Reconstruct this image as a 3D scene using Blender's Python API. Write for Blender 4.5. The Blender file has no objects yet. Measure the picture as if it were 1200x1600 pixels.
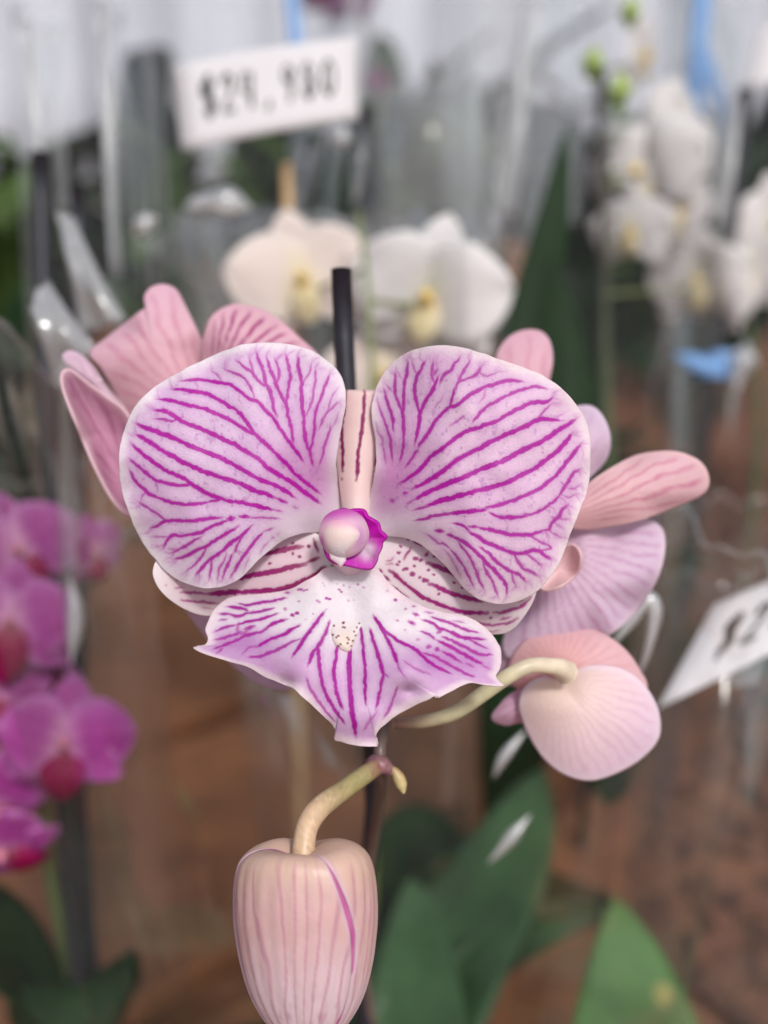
import bpy, math, random
import numpy as np

# ---------------------------------------------------------------- camera, world, light
R = math.radians
sc = bpy.context.scene
PITCH = 20.0
T = 0.404                                   # tan(half horizontal fov)
CAM = np.array([0.0, 0.0, 0.47])
RIGHT = np.array([1.0, 0, 0])
FWD = np.array([0, math.cos(R(PITCH)), -math.sin(R(PITCH))])
UP = np.array([0, math.sin(R(PITCH)), math.cos(R(PITCH))])
D0 = 0.183                                  # distance of the open flower

cd = bpy.data.cameras.new('camera')
cam = bpy.data.objects.new('camera', cd)
sc.collection.objects.link(cam)
cam.location = CAM
cam.rotation_euler = (R(90 - PITCH), 0, 0)
cd.sensor_fit = 'VERTICAL'
cd.sensor_height = 36.0
cd.sensor_width = 27.0
cd.lens = 18.0 / (T * 4 / 3)
cd.clip_start = 0.01
cd.clip_end = 200
cd.dof.use_dof = True
cd.dof.focus_distance = D0 - 0.001
cd.dof.aperture_fstop = 33.4 / 5.6          # aperture of about 5.6 mm
sc.camera = cam

w = bpy.data.worlds.new('World')
sc.world = w
w.use_nodes = True
nt = w.node_tree
bgn = nt.nodes['Background']
sky = nt.nodes.new('ShaderNodeTexSky')
sky.sky_type = 'NISHITA'
sky.sun_disc = False
SUN_EL, SUN_AZ = 46.0, 158.0                # azimuth clockwise from +y
sky.sun_elevation = R(SUN_EL)
sky.sun_rotation = R(SUN_AZ)
sky.dust_density = 3.0
hs = nt.nodes.new('ShaderNodeHueSaturation')
hs.inputs['Saturation'].default_value = 0.45
nt.links.new(sky.outputs[0], hs.inputs['Color'])
nt.links.new(hs.outputs[0], bgn.inputs['Color'])
bgn.inputs['Strength'].default_value = 0.115

sd = bpy.data.lights.new('sun', 'SUN')
sun = bpy.data.objects.new('sun', sd)
sc.collection.objects.link(sun)
sd.energy = 2.35
sd.angle = R(9)
sd.color = (1.0, 0.97, 0.94)
sun.rotation_euler = (R(90 - SUN_EL), 0, R(180 - SUN_AZ))
sun.location = (0.5, -1, 3)

sc.view_settings.view_transform = 'Standard'
sc.view_settings.look = 'None'
sc.view_settings.gamma = 1.0
sc.view_settings.exposure = 0.1
sc.cycles.transparent_max_bounces = 20
sc.cycles.max_bounces = 6
sc.cycles.diffuse_bounces = 3
sc.cycles.glossy_bounces = 2
sc.cycles.adaptive_threshold = 0.02
sc.cycles.sample_clamp_indirect = 6.0
sc.cycles.use_denoising = True

# ---------------------------------------------------------------- helpers
rng = np.random.default_rng(7)
random.seed(7)
COL = sc.collection
WLOC = {}


def P(u, v, d):
    """photo pixel (1200 x 1600) and distance along the view axis -> world point(s)"""
    u = np.asarray(u, float); v = np.asarray(v, float); d = np.asarray(d, float)
    a = ((u - 600) / 600 * T * d)[..., None] * RIGHT
    b = (-(v - 800) / 600 * T * d)[..., None] * UP
    return CAM + a + b + d[..., None] * FWD


def px(n, d):
    return n * 2 * T * d / 1200


def lin(c):
    c = np.asarray(c, float) / 255.0
    return np.where(c <= 0.04045, c / 12.92, ((c + 0.055) / 1.055) ** 2.4)


def sstep(a, b, x):
    t = np.clip((x - a) / (b - a), 0, 1)
    return t * t * (3 - 2 * t)


def lerp(a, b, t):
    return a + (b - a) * t


_H = np.random.default_rng(3).random((256, 256))


def vnoise(x, y):
    xi = np.floor(x).astype(int); yi = np.floor(y).astype(int)
    fx = x - xi; fy = y - yi
    fx = fx * fx * (3 - 2 * fx); fy = fy * fy * (3 - 2 * fy)
    h = lambda i, j: _H[i & 255, j & 255]
    return (h(xi, yi) * (1 - fx) + h(xi + 1, yi) * fx) * (1 - fy) + (h(xi, yi + 1) * (1 - fx) + h(xi + 1, yi + 1) * fx) * fy


def fnoise(x, y, o=3):
    s = 0; a = 0.5; n = 0
    for k in range(o):
        s = s + a * vnoise(x * 2 ** k + 17 * k, y * 2 ** k + 31 * k); n += a; a *= 0.5
    return s / n


def wl(o):
    return WLOC.get(o.name, np.zeros(3)) if o else np.zeros(3)


def tag(o, label=None, cat=None, group=None, kind=None):
    if label: o['label'] = label
    if cat: o['category'] = cat
    if group: o['group'] = group
    if kind: o['kind'] = kind
    return o


def empty(name, loc):
    o = bpy.data.objects.new(name, None)
    o.empty_display_size = 0.02
    COL.objects.link(o)
    o.location = loc
    WLOC[o.name] = np.asarray(loc, float)
    return o


def mk(name, verts, faces, mat, parent=None, col=None, smooth=True, origin=None, solid=0.0, extra=None):
    """one mesh object from world-space vertices"""
    verts = np.asarray(verts, float)
    org = verts.mean(0) if origin is None else np.asarray(origin, float)
    me = bpy.data.meshes.new(name)
    me.from_pydata((verts - org).tolist(), [], faces.tolist() if isinstance(faces, np.ndarray) else faces)
    if col is not None:
        c = np.ones((len(verts), 4), np.float32)
        c[:, :3] = col
        at = me.color_attributes.new('Col', 'FLOAT_COLOR', 'POINT')
        at.data.foreach_set('color', c.ravel())
    me.polygons.foreach_set('use_smooth', [smooth] * len(me.polygons))
    me.materials.append(mat)
    me.update()
    o = bpy.data.objects.new(name, me)
    COL.objects.link(o)
    if parent is not None:
        o.parent = parent
    o.location = org - wl(parent)
    WLOC[o.name] = org
    if solid:
        m = o.modifiers.new('thickness', 'SOLIDIFY')
        m.thickness = solid
        m.offset = 0
    return o


def grid_faces(nu, nv, wrap=False):
    i = np.arange(nu if wrap else nu - 1)[:, None]
    j = np.arange(nv - 1)[None, :]
    a = i * nv + j
    b = ((i + 1) % nu) * nv + j
    return np.stack([a, b, b + 1, a + 1], -1).reshape(-1, 4)


def catmull(pts, closed=False, n=8):
    p = np.asarray(pts, float)
    if closed:
        q = np.vstack([p[-1], p, p[0], p[1]])
    else:
        q = np.vstack([2 * p[0] - p[1], p, 2 * p[-1] - p[-2]])
    out = []
    t = (np.arange(n) / n)[:, None]
    for i in range(1, len(q) - 2):
        a, b, c, d = q[i - 1], q[i], q[i + 1], q[i + 2]
        out.append(0.5 * ((2 * b) + (-a + c) * t + (2 * a - 5 * b + 4 * c - d) * t ** 2 + (-a + 3 * b - 3 * c + d) * t ** 3))
    r = np.vstack(out)
    return r if closed else np.vstack([r, p[-1]])


def resample(p, n, closed=False):
    q = np.vstack([p, p[:1]]) if closed else p
    s = np.concatenate([[0], np.cumsum(np.linalg.norm(np.diff(q, axis=0), axis=1))])
    t = np.linspace(0, s[-1], n, endpoint=not closed)
    return np.stack([np.interp(t, s, q[:, k]) for k in range(q.shape[1])], 1)


def tube(name, pts, rad, mat, parent=None, seg=12, n=40, col=None, cap=True, origin=None):
    c = resample(catmull(pts), n)
    if np.isscalar(rad):
        rr = np.full(n, rad)
    else:
        rr = np.interp(np.linspace(0, 1, n), np.linspace(0, 1, len(rad)), rad)
    tg = np.gradient(c, axis=0)
    tg /= np.linalg.norm(tg, axis=1)[:, None]
    up = np.array([0.3, -0.8, 0.5]) if abs(tg[0] @ np.array([0.3, -0.8, 0.5])) < 0.9 else np.array([1., 0, 0])
    V = []
    for i in range(n):
        x = np.cross(tg[i], up); x /= np.linalg.norm(x)
        y = np.cross(x, tg[i]); up = y
        th = np.arange(seg) / seg * 2 * np.pi
        V.append(c[i] + rr[i] * (np.cos(th)[:, None] * x + np.sin(th)[:, None] * y))
    V = np.array(V)                         # n, seg, 3
    verts = V.transpose(1, 0, 2).reshape(-1, 3)
    faces = grid_faces(seg, n, True).tolist()
    if cap:
        faces.append([k * n for k in range(seg)])
        faces.append([k * n + n - 1 for k in range(seg)][::-1])
    cc = None
    if col is not None:
        cc = col(np.tile(np.linspace(0, 1, n), seg), verts)
    return mk(name, verts, faces, mat, parent, cc, origin=origin)


# ---------------------------------------------------------------- materials
def newmat(name):
    m = bpy.data.materials.new(name)
    m.use_nodes = True
    return m, m.node_tree, m.node_tree.nodes['Principled BSDF'], m.node_tree.nodes['Material Output']


def noise_node(nt, scale, detail=4, rough=0.6, coord='Object', stretch=None):
    tc = nt.nodes.new('ShaderNodeTexCoord')
    n = nt.nodes.new('ShaderNodeTexNoise')
    n.inputs['Scale'].default_value = scale
    n.inputs['Detail'].default_value = detail
    n.inputs['Roughness'].default_value = rough
    if stretch:
        mp = nt.nodes.new('ShaderNodeMapping')
        mp.inputs['Scale'].default_value = stretch
        nt.links.new(tc.outputs[coord], mp.inputs[0])
        nt.links.new(mp.outputs[0], n.inputs['Vector'])
    else:
        nt.links.new(tc.outputs[coord], n.inputs['Vector'])
    return n


def bump(nt, b, src, strength, dist):
    bn = nt.nodes.new('ShaderNodeBump')
    bn.inputs['Strength'].default_value = strength
    bn.inputs['Distance'].default_value = dist
    nt.links.new(src, bn.inputs['Height'])
    nt.links.new(bn.outputs[0], b.inputs['Normal'])
    return bn


def petal_material(name, transl=0.3, rough=0.5, spec=0.3, bscale=2200, bdist=0.00008, relief=0.0):
    m, nt, b, out = newmat(name)
    at = nt.nodes.new('ShaderNodeAttribute'); at.attribute_name = 'Col'
    nt.links.new(at.outputs['Color'], b.inputs['Base Color'])
    b.inputs['Roughness'].default_value = rough
    b.inputs['Specular IOR Level'].default_value = spec
    n = noise_node(nt, bscale, 3, 0.6)
    bn = bump(nt, b, n.outputs['Fac'], 0.6, bdist)
    if relief:
        sp_ = nt.nodes.new('ShaderNodeSeparateColor')
        nt.links.new(at.outputs['Color'], sp_.inputs[0])
        b2 = nt.nodes.new('ShaderNodeBump')
        b2.inputs['Strength'].default_value = 0.8
        b2.inputs['Distance'].default_value = relief
        nt.links.new(sp_.outputs[1], b2.inputs['Height'])
        nt.links.new(bn.outputs[0], b2.inputs['Normal'])
        nt.links.new(b2.outputs[0], b.inputs['Normal'])
    tr = nt.nodes.new('ShaderNodeBsdfTranslucent')
    nt.links.new(at.outputs['Color'], tr.inputs['Color'])
    mx = nt.nodes.new('ShaderNodeMixShader'); mx.inputs[0].default_value = transl
    nt.links.new(b.outputs[0], mx.inputs[1]); nt.links.new(tr.outputs[0], mx.inputs[2])
    nt.links.new(mx.outputs[0], out.inputs['Surface'])
    return m


def plain(name, rgb, rough=0.5, spec=0.3, nscale=60, var=0.25, bdist=0.0, transl=0.0, stretch=None):
    m, nt, b, out = newmat(name)
    n = noise_node(nt, nscale, 5, 0.65, stretch=stretch)
    rp = nt.nodes.new('ShaderNodeValToRGB')
    c = lin(rgb)
    rp.color_ramp.elements[0].position = 0.3
    rp.color_ramp.elements[1].position = 0.7
    rp.color_ramp.elements[0].color = (*np.clip(c * (1 - var), 0, 1), 1)
    rp.color_ramp.elements[1].color = (*np.clip(c * (1 + var), 0, 1), 1)
    nt.links.new(n.outputs['Fac'], rp.inputs[0])
    nt.links.new(rp.outputs[0], b.inputs['Base Color'])
    b.inputs['Roughness'].default_value = rough
    b.inputs['Specular IOR Level'].default_value = spec
    if bdist:
        bump(nt, b, n.outputs['Fac'], 0.7, bdist)
    if transl:
        tr = nt.nodes.new('ShaderNodeBsdfTranslucent')
        nt.links.new(rp.outputs[0], tr.inputs['Color'])
        mx = nt.nodes.new('ShaderNodeMixShader'); mx.inputs[0].default_value = transl
        nt.links.new(b.outputs[0], mx.inputs[1]); nt.links.new(tr.outputs[0], mx.inputs[2])
        nt.links.new(mx.outputs[0], out.inputs['Surface'])
    return m


M_PETAL = petal_material('petal', 0.34, 0.42, 0.34, 2600, 0.0002, 0.00008)
M_BUD = petal_material('bud_skin', 0.05, 0.42, 0.4, 900, 0.0001)
M_FLOWER = petal_material('soft_petal', 0.42, 0.55, 0.25, 300, 0.0002)
M_STEM = petal_material('stem_skin', 0.0, 0.4, 0.4, 1200, 0.00006)
M_STAKE = plain('black_plastic', (38, 38, 46), 0.45, 0.4, 200, 0.3, 0.0002)
M_CARD = plain('white_card', (208, 205, 208), 0.7, 0.2, 90, 0.02)
M_INK = plain('black_ink', (26, 26, 30), 0.6, 0.3, 300, 0.2)
M_LEAF = plain('leaf_green', (56, 82, 52), 0.35, 0.45, 40, 0.3, 0.0004, 0.08, (1, 1, 0.25))
M_LEAF_D = plain('leaf_dark_green', (24, 46, 22), 0.6, 0.15, 40, 0.35, 0.0004, 0.08, (1, 1, 0.25))
M_LEAF_O = plain('leaf_olive', (62, 82, 38), 0.6, 0.2, 40, 0.35, 0.0004, 0.12, (1, 1, 0.25))
M_WALL = plain('white_sheet', (202, 205, 215), 0.8, 0.1, 3, 0.06, 0, 0, (6, 1, 0.3))
M_CLAY = plain('terracotta', (186, 132, 104), 0.8, 0.2, 60, 0.12, 0.0005)
M_BLUE = plain('blue_ribbon_and_glint', (110, 150, 200), 0.35, 0.5, 50, 0.1)
M_WOODSTICK = plain('pale_bamboo', (190, 160, 120), 0.6, 0.3, 90, 0.15)


def wood_material():
    m, nt, b, out = newmat('brown_boards')
    n = noise_node(nt, 9, 8, 0.7, 'Object', (1, 5, 1))
    n2 = noise_node(nt, 45, 5, 0.7, 'Object')
    rp = nt.nodes.new('ShaderNodeValToRGB')
    for e, (p, c) in zip(rp.color_ramp.elements, ((0.25, (78, 48, 32)), (0.75, (150, 96, 60)))):
        e.position = p; e.color = (*lin(c), 1)
    mx = nt.nodes.new('ShaderNodeMix'); mx.data_type = 'FLOAT'; mx.inputs[0].default_value = 0.4
    nt.links.new(n.outputs['Fac'], mx.inputs[2]); nt.links.new(n2.outputs['Fac'], mx.inputs[3])
    nt.links.new(mx.outputs[0], rp.inputs[0])
    nt.links.new(rp.outputs[0], b.inputs['Base Color'])
    b.inputs['Roughness'].default_value = 0.75
    bump(nt, b, mx.outputs[0], 0.6, 0.004)
    return m


M_WOOD = wood_material()
M_EARTH = plain('brown_earth', (104, 68, 50), 0.9, 0.1, 12, 0.55, 0.01)
M_BARK = plain('bark_chips', (96, 58, 40), 0.85, 0.2, 30, 0.6, 0.002)


def film_material(name, milk=0.016, gloss=0.0, rough=0.07, tint=(0.975, 0.98, 0.98), bs=14, bd=0.0015, refl=0.26):
    m, nt, b, out = newmat(name)
    nt.nodes.remove(b)
    tr = nt.nodes.new('ShaderNodeBsdfTransparent'); tr.inputs[0].default_value = (*tint, 1)
    gl = nt.nodes.new('ShaderNodeBsdfGlossy'); gl.inputs['Roughness'].default_value = rough
    gl.inputs['Color'].default_value = (1, 1, 1, 1)
    df = nt.nodes.new('ShaderNodeBsdfTranslucent'); df.inputs[0].default_value = (0.85, 0.86, 0.88, 1)
    dd = nt.nodes.new('ShaderNodeBsdfDiffuse'); dd.inputs[0].default_value = (0.85, 0.86, 0.88, 1)
    n = noise_node(nt, bs, 3, 0.55, 'Object', (1, 1, 0.18))
    bn = nt.nodes.new('ShaderNodeBump'); bn.inputs['Distance'].default_value = bd; bn.inputs['Strength'].default_value = 0.8
    nt.links.new(n.outputs['Fac'], bn.inputs['Height'])
    nt.links.new(bn.outputs[0], gl.inputs['Normal'])
    fr = nt.nodes.new('ShaderNodeFresnel'); fr.inputs[0].default_value = 1.45
    nt.links.new(bn.outputs[0], fr.inputs['Normal'])
    ml = nt.nodes.new('ShaderNodeMath'); ml.operation = 'MULTIPLY_ADD'
    ml.inputs[1].default_value = refl; ml.inputs[2].default_value = gloss; ml.use_clamp = True
    nt.links.new(fr.outputs[0], ml.inputs[0])
    m0 = nt.nodes.new('ShaderNodeMixShader'); m0.inputs[0].default_value = 0.5
    nt.links.new(df.outputs[0], m0.inputs[1]); nt.links.new(dd.outputs[0], m0.inputs[2])
    m1 = nt.nodes.new('ShaderNodeMixShader'); m1.inputs[0].default_value = milk
    nt.links.new(tr.outputs[0], m1.inputs[1]); nt.links.new(m0.outputs[0], m1.inputs[2])
    m2 = nt.nodes.new('ShaderNodeMixShader')
    nt.links.new(ml.outputs[0], m2.inputs[0])
    nt.links.new(m1.outputs[0], m2.inputs[1]); nt.links.new(gl.outputs[0], m2.inputs[2])
    nt.links.new(m2.outputs[0], out.inputs['Surface'])
    return m


M_FILM = film_material('clear_film')
M_FILM_M = film_material('milky_film', 0.10)
M_FILM_F = film_material('crisp_film', 0.006, refl=0.22)
M_FOLD = film_material('folded_film', 0.06, 0.02, 0.2, refl=0.4, bs=20, bd=0.0)
M_GLINT = film_material('painted_glint', 0.5, 0.10, 0.3, refl=0.6, bs=20, bd=0.0)  # milky white body paints the bright glints on the film
M_VEIL = film_material('thin_veil_film', 0.07, 0.0, 0.2, refl=0.25)
M_FLAP = film_material('film_flap', 0.30, 0.03, 0.15, refl=0.5)
M_RIM = film_material('film_edge', 0.22, 0.05, 0.12, refl=0.6)

# ---------------------------------------------------------------- setting
# floor: brown earth with broad boards laid on it, a pale sheet far behind
mk('ground', [(-30, -6, -0.02), (30, -6, -0.02), (30, 60, -0.02), (-30, 60, -0.02)], [[0, 1, 2, 3]], M_EARTH, origin=(0, 0, -0.02))['kind'] = 'structure'
floor = empty('floor', (0, 0, 0)); floor['kind'] = 'structure'


def box(name, lo, hi, mat, parent, rotz=0.0, at=(0, 0, 0), bev=0.0):
    x0, y0, z0 = lo; x1, y1, z1 = hi
    v = np.array([(x0, y0, z0), (x1, y0, z0), (x1, y1, z0), (x0, y1, z0), (x0, y0, z1), (x1, y0, z1), (x1, y1, z1), (x0, y1, z1)], float)
    c, s = math.cos(rotz), math.sin(rotz)
    v[:, :2] = np.stack([v[:, 0] * c - v[:, 1] * s, v[:, 0] * s + v[:, 1] * c], 1)
    v += np.asarray(at)
    f = [[0, 3, 2, 1], [4, 5, 6, 7], [0, 1, 5, 4], [1, 2, 6, 5], [2, 3, 7, 6], [3, 0, 4, 7]]
    o = mk(name, v, f, mat, parent, smooth=False)
    if bev:
        b = o.modifiers.new('edge', 'BEVEL'); b.width = bev; b.segments = 2
    return o


PW = 0.24
for k in range(-3, 5):
    L = 1.6 + 0.3 * random.random()
    box('plank', (-L, -PW / 2 + 0.004, -0.02), (L * 0.35, PW / 2 - 0.004, 0.002 * random.random()), M_WOOD, floor, R(38), (-0.1 - 0.155 * k * 0.8, 0.62 + k * PW / math.cos(R(38)) * 0.8, 0), 0.004)
# the pale sheet hanging behind, gently pleated
nx, nz = 240, 6
X = np.linspace(-4.5, 4.5, nx); Z = np.linspace(0.12, 3.2, nz)
gx, gz = np.meshgrid(X, Z, indexing='ij')
gy = 3.4 + 0.05 * np.sin(gx * 9 + 1.5 * np.sin(gx * 2.3)) + 0.03 * np.sin(gx * 23)
mk('back_wall', np.stack([gx, gy, gz], -1).reshape(-1, 3), grid_faces(nx, nz), M_WALL, solid=0.004)['kind'] = 'structure'

# ---------------------------------------------------------------- the open flower: traced veins
ORG = {'A': (180, 530, 6), 'B': (350, 530, 6), 'C': (180, 720, 6), 'D': (350, 720, 6),
       'E': (570, 530, 6), 'F': (740, 550, 6), 'G': (570, 720, 6), 'H': (740, 740, 6),
       'a': (300, 880, 7.5), 'b': (440, 860, 6), 'c': (600, 860, 6), 'd': (440, 1000, 5),
       'e': (230, 820, 4.2857), 'f': (580, 820, 4.615), 's': (0, 0, 1)}


def parse(spec):
    out = []; z = None; nums = []
    for tok in spec.split():
        if tok in ORG:
            z = ORG[tok]
        else:
            nums.append(float(tok))
            if len(nums) == 2:
                out.append((z[0] + nums[0] / z[2], z[1] + nums[1] / z[2])); nums = []
    return np.array(out)


LEFT_VEINS = [
    ("A 650 390 740 382 830 388 930 402 B 10 420 60 430 150 490 240 565 300 580 380 660 460 740 520 840 570 910 620 980 670 1045 720 1120", 4.6, 1),
    ("A 940 320 970 350 1000 395", 3, .6), ("A 740 390 770 440 770 480", 2.5, .45),
    ("B 20 290 90 320 170 350 215 400 250 460 280 540", 3.2, .8),
    ("A 570 475 640 478 730 495 830 505 900 535 1000 585 1080 640 B 90 650 160 710 220 790 290 890 400 990 480 1070 550 1140 D 600 45 650 110 710 160 780 215 860 280", 5.2, 1),
    ("A 430 570 560 585 640 610 720 628 830 650 920 690 1020 730 B 100 785 200 850 300 905", 4.8, 1),
    ("A 400 670 480 680 560 730 640 780 720 810 820 850 940 900 1050 960 B 100 985 200 1050 300 1110 380 1180 D 400 60 480 110 550 155 610 190 680 235 760 300 860 375", 6, 1),
    ("A 400 750 470 755 530 770 590 750", 4, .8),
    ("A 220 800 300 835 420 880 520 915 600 950 700 1000 800 1040 900 1080 1000 1120 1100 1170 D 200 100 300 160 400 200 470 230 550 270 630 325", 6.2, 1),
    ("A 220 905 300 950 360 990 450 1050 550 1100 C 600 0 700 40 800 85 900 125 1000 155 1100 190 D 200 235 300 280 400 315 440 330", 6.2, 1),
    ("D 490 350 580 390", 4.6, .95), ("D 640 425 690 445", 3, .4),
    ("A 180 1005 230 1050 290 1100 360 1150 C 400 40 470 85 550 125 650 165 720 220 800 270 900 320 1000 355 1080 380 D 150 390 250 410 350 435 430 450", 5.6, 1),
    ("D 470 460 540 475", 3, .6),
    ("C 160 0 230 60 300 120 360 165 400 190 480 205 540 225 620 230 720 225", 4.6, .95), ("C 390 190 385 240", 2.5, .5),
    ("C 150 110 200 200 270 260 320 305 400 340 480 370 530 390 600 400 670 410 760 405 850 395", 4.8, .95), ("C 890 387 960 370 1010 355", 4, .95),
    ("C 240 390 250 350 270 315 320 300", 2.5, .5), ("C 250 400 310 440 370 480 430 520 480 555", 3.8, .8),
    ("C 360 620 420 595 480 560 560 560 650 560 740 560 830 548 900 540 970 535", 4.8, .95), ("C 1050 545 1115 535", 5.5, 1),
    ("D 150 525 235 525", 5.5, 1), ("D 260 530 340 530 420 535 490 540", 3.2, .6),
    ("C 470 780 500 730 550 695 620 705 700 690 800 670 870 635 940 605 1030 570", 4.5, .95), ("C 360 710 480 708 550 700", 2.6, .5),
    ("C 560 850 620 820 700 775 780 725", 4.2, .9), ("C 500 820 600 835", 2.6, .5),
    ("C 590 910 650 895 720 860 800 820 850 805 930 750 1000 710 1060 670 1110 645", 4.8, .95), ("D 100 630 150 600", 2.6, .5),
    ("C 690 1020 750 970 800 910 840 850 855 810", 3.6, .8),
    ("C 780 1050 820 1000 870 945 920 905 1000 850 1060 790 1130 735 D 160 700 235 630", 4.8, .95),
    ("C 880 1100 900 1020 910 940 915 915", 3.6, .8),
    ("D 105 840 130 780 160 730", 3.6, .9), ("C 1010 1090 1040 1000 1070 940 1090 890", 4.4, .85), ("C 960 1100 980 1000 1010 960 1040 880", 3.2, .65),
    ("D 65 1085 120 990 170 910 230 830 280 760 340 690", 4.2, .9), ("D 380 662 455 630", 3, .6),
    ("D 335 865 370 800 410 760", 2.6, .6), ("D 440 725 465 710", 3, .6), ("D 490 690 520 670", 2, .4), ("D 180 1030 210 960 235 890", 2.2, .4),
    ("B 140 220 200 270 260 310 310 380 370 430 400 440", 4, .85), ("B 240 200 265 270 270 320", 3.8, .75),
    ("B 310 150 340 230 370 310 385 400 400 440 430 490 450 560 460 640 480 690", 4.8, .9),
    ("B 410 210 430 280 470 370 490 430 530 520 570 590 590 660 600 730 620 800 630 870 640 940", 4.8, .9),
    ("B 490 220 515 300 505 380 490 420", 3.8, .8), ("B 585 170 605 250 625 360 605 410 600 480 590 560 575 600", 4.2, .85),
    ("B 690 190 695 280 720 370 730 420 720 490 730 570 730 650 745 730 750 810 755 900 775 1000 800 1050", 4.8, .9),
    ("B 820 220 800 310 770 360 740 410", 3, .6), ("B 855 290 855 400 840 480 825 570 800 640 775 700", 3.4, .65),
    ("B 980 350 950 430 920 510 890 590 860 670 845 760 845 850 830 940 810 1020 800 1070 825 1160", 4, .85),
    ("B 1065 460 1010 540 980 640 955 690", 2.4, .5), ("B 1070 590 1010 650 960 690 920 760 895 820", 3.2, .65),
    ("B 1070 690 1050 750 1010 830", 2.2, .5), ("B 990 820 985 870 960 940 930 1020 920 1090 900 1150", 3.4, .75),
]
RIGHT_VEINS = [
    ("G 500 345 600 290 700 245 800 205 900 165 1000 120 1100 75 1200 40 F 300 1010 400 950 480 910 600 855 700 800 800 730 880 680 940 640", 6.6, 1),
    ("G 400 400 500 345", 3, .5),
    ("G 490 245 560 205 650 155 730 105 E 780 1200 900 1110 1000 1060 1100 1010 1200 950 F 200 825 300 775 400 735 500 690 580 645 650 630 780 640", 6.2, 1),
    ("F 620 600 660 550 700 510", 3.8, .75), ("G 370 310 400 300", 5, .8), ("G 250 380 280 365", 5, .7),
    ("G 370 190 480 115 540 60 E 600 1120 700 1050 780 985 850 930 920 880 1000 845 1080 830 F 100 685 200 655 280 605 360 560 440 525 510 490 600 470 680 470 720 440", 5.6, 1),
    ("E 1030 750 1090 680 1150 630 F 200 470 270 435 380 380 500 345 580 325 660 340", 4.6, .9),
    ("E 410 1170 450 1110 490 1050", 4.2, .9), ("E 520 990 540 960 580 910 620 850 660 780 710 720 760 670 800 640 860 625 920 575 980 530 1060 485 1120 450 F 190 310 270 280 340 270 430 280", 5.2, .95),
    ("E 800 640 820 560 840 480", 4.4, .95), ("E 860 450 870 410 920 390 1000 360 1060 320 1080 280", 4, .8), ("E 880 400 910 330 960 250 980 210", 4, .75),
    ("F 0 240 60 150", 3, .5), ("F 60 200 120 230 200 200", 3.2, .5), ("F 100 320 100 410 60 470", 2.4, .4),
    ("E 480 950 500 860 515 770 520 700 570 590 620 510 660 430 680 380", 5.2, .95), ("E 720 390 750 330 810 300 840 240 880 190", 4.6, .8),
    ("E 650 400 630 340 640 240", 5, .7), ("E 640 340 690 280", 4.5, .6),
    ("E 520 700 495 620 475 530 470 440 490 360 520 310 560 230", 4.8, .9), ("E 490 340 460 260 440 180", 3, .5),
    ("E 340 1120 360 1030 370 940", 4.6, .85), ("E 370 940 370 850 365 750 360 690 370 600 370 500 375 400 400 310 405 220", 4.4, .9),
    ("E 360 690 330 620 300 550 285 490 290 400 290 340", 4.4, .85), ("E 210 440 260 490", 3, .55), ("E 370 390 320 330 300 270", 2.5, .5),
    ("E 185 490 210 580 240 670 265 750 270 830", 4.2, .9), ("E 120 570 150 670 180 750 210 830 240 920 250 1010 260 1110", 3.6, .8),
    ("E 110 800 130 870 165 930 175 1000 190 1090 205 1170", 2.6, .7), ("E 150 1000 180 980", 4, .7),
    ("E 640 670 680 610 720 570 740 520", 2, .4), ("E 820 800 870 770 920 730", 3.4, .55),
    ("G 490 455 560 435 620 410", 4, .8), ("G 610 410 700 380 800 350 900 325 1000 295 1100 270 1200 245 H 290 90 380 50 F 470 1140 560 1100 640 1040 720 980 790 920 850 860 900 790", 6.6, 1),
    ("G 510 550 580 535 640 515 740 500 830 495", 4.6, .9), ("G 840 490 940 480 1040 470 1115 460", 6, 1),
    ("H 125 320 220 295 300 275 380 250 450 215 520 190 570 170 640 125 700 75 760 30 F 790 1130 850 1060 900 990 950 930 990 880", 5.4, .95),
    ("H 175 380 230 405 300 410 400 410 480 400", 5, .95), ("H 500 380 540 380 600 360 650 330 700 300", 4, .9),
    ("H 710 285 740 270 790 220", 5, .9), ("H 810 190 830 160 850 120 890 70 930 0 F 930 1130 970 1110", 4.6, .85),
    ("H 870 130 930 140 990 110", 3, .55), ("H 840 210 890 225 940 200", 3, .55), ("H 820 80 850 110", 3, .5),
    ("G 860 590 910 600 960 640", 5, .95), ("G 980 615 1060 620", 4, .9), ("H 70 510 160 530 250 550 340 570 440 575 540 570 600 550 640 535", 5.4, .95),
    ("H 660 530 710 520 720 480 750 440 800 400 820 350 860 310", 5, .85), ("H 540 590 620 640 720 690 650 720", 3.4, .75),
    ("H 700 530 760 570 830 600", 3, .55), ("H 740 410 780 420 880 430", 3.4, .5), ("H 750 460 840 520", 2.4, .4),
    ("G 1000 680 1060 710 H 80 620 150 660 230 690 300 720 380 745 480 740 510 725 600 720 650 760 700 790", 5.6, .95),
    ("H 380 760 420 830 470 890 540 915 590 950", 4.4, .8), ("H 490 750 560 800 620 850", 3.6, .7),
    ("G 670 650 735 660", 5, .95), ("G 780 690 840 710", 5, .95), ("G 850 720 900 740 960 775 1020 830 1070 880 1120 930 H 150 860 200 910 250 970 300 1030 310 1110", 5, .92),
    ("H 80 705 140 750 200 810 260 860 320 900 370 920 430 950 470 990", 4.8, .9), ("H 350 920 370 980 390 1040", 3.6, .7),
    ("H 90 840 120 920 170 1000 200 1070 220 1130", 4, .8), ("G 890 770 940 840 990 900 1020 970 1050 1050 1080 1130 1110 1190", 3.6, .8),
    ("G 820 840 870 900 920 970 960 1040 990 1110 1015 1160", 3.6, .8), ("G 590 690 650 730 690 770 740 770 790 810", 3, .7),
    ("G 750 840 800 890 850 980 900 1080", 2.4, .5), ("G 650 840 740 930", 2, .4), ("G 700 210 740 180", 2, 0.0),
]
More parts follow.
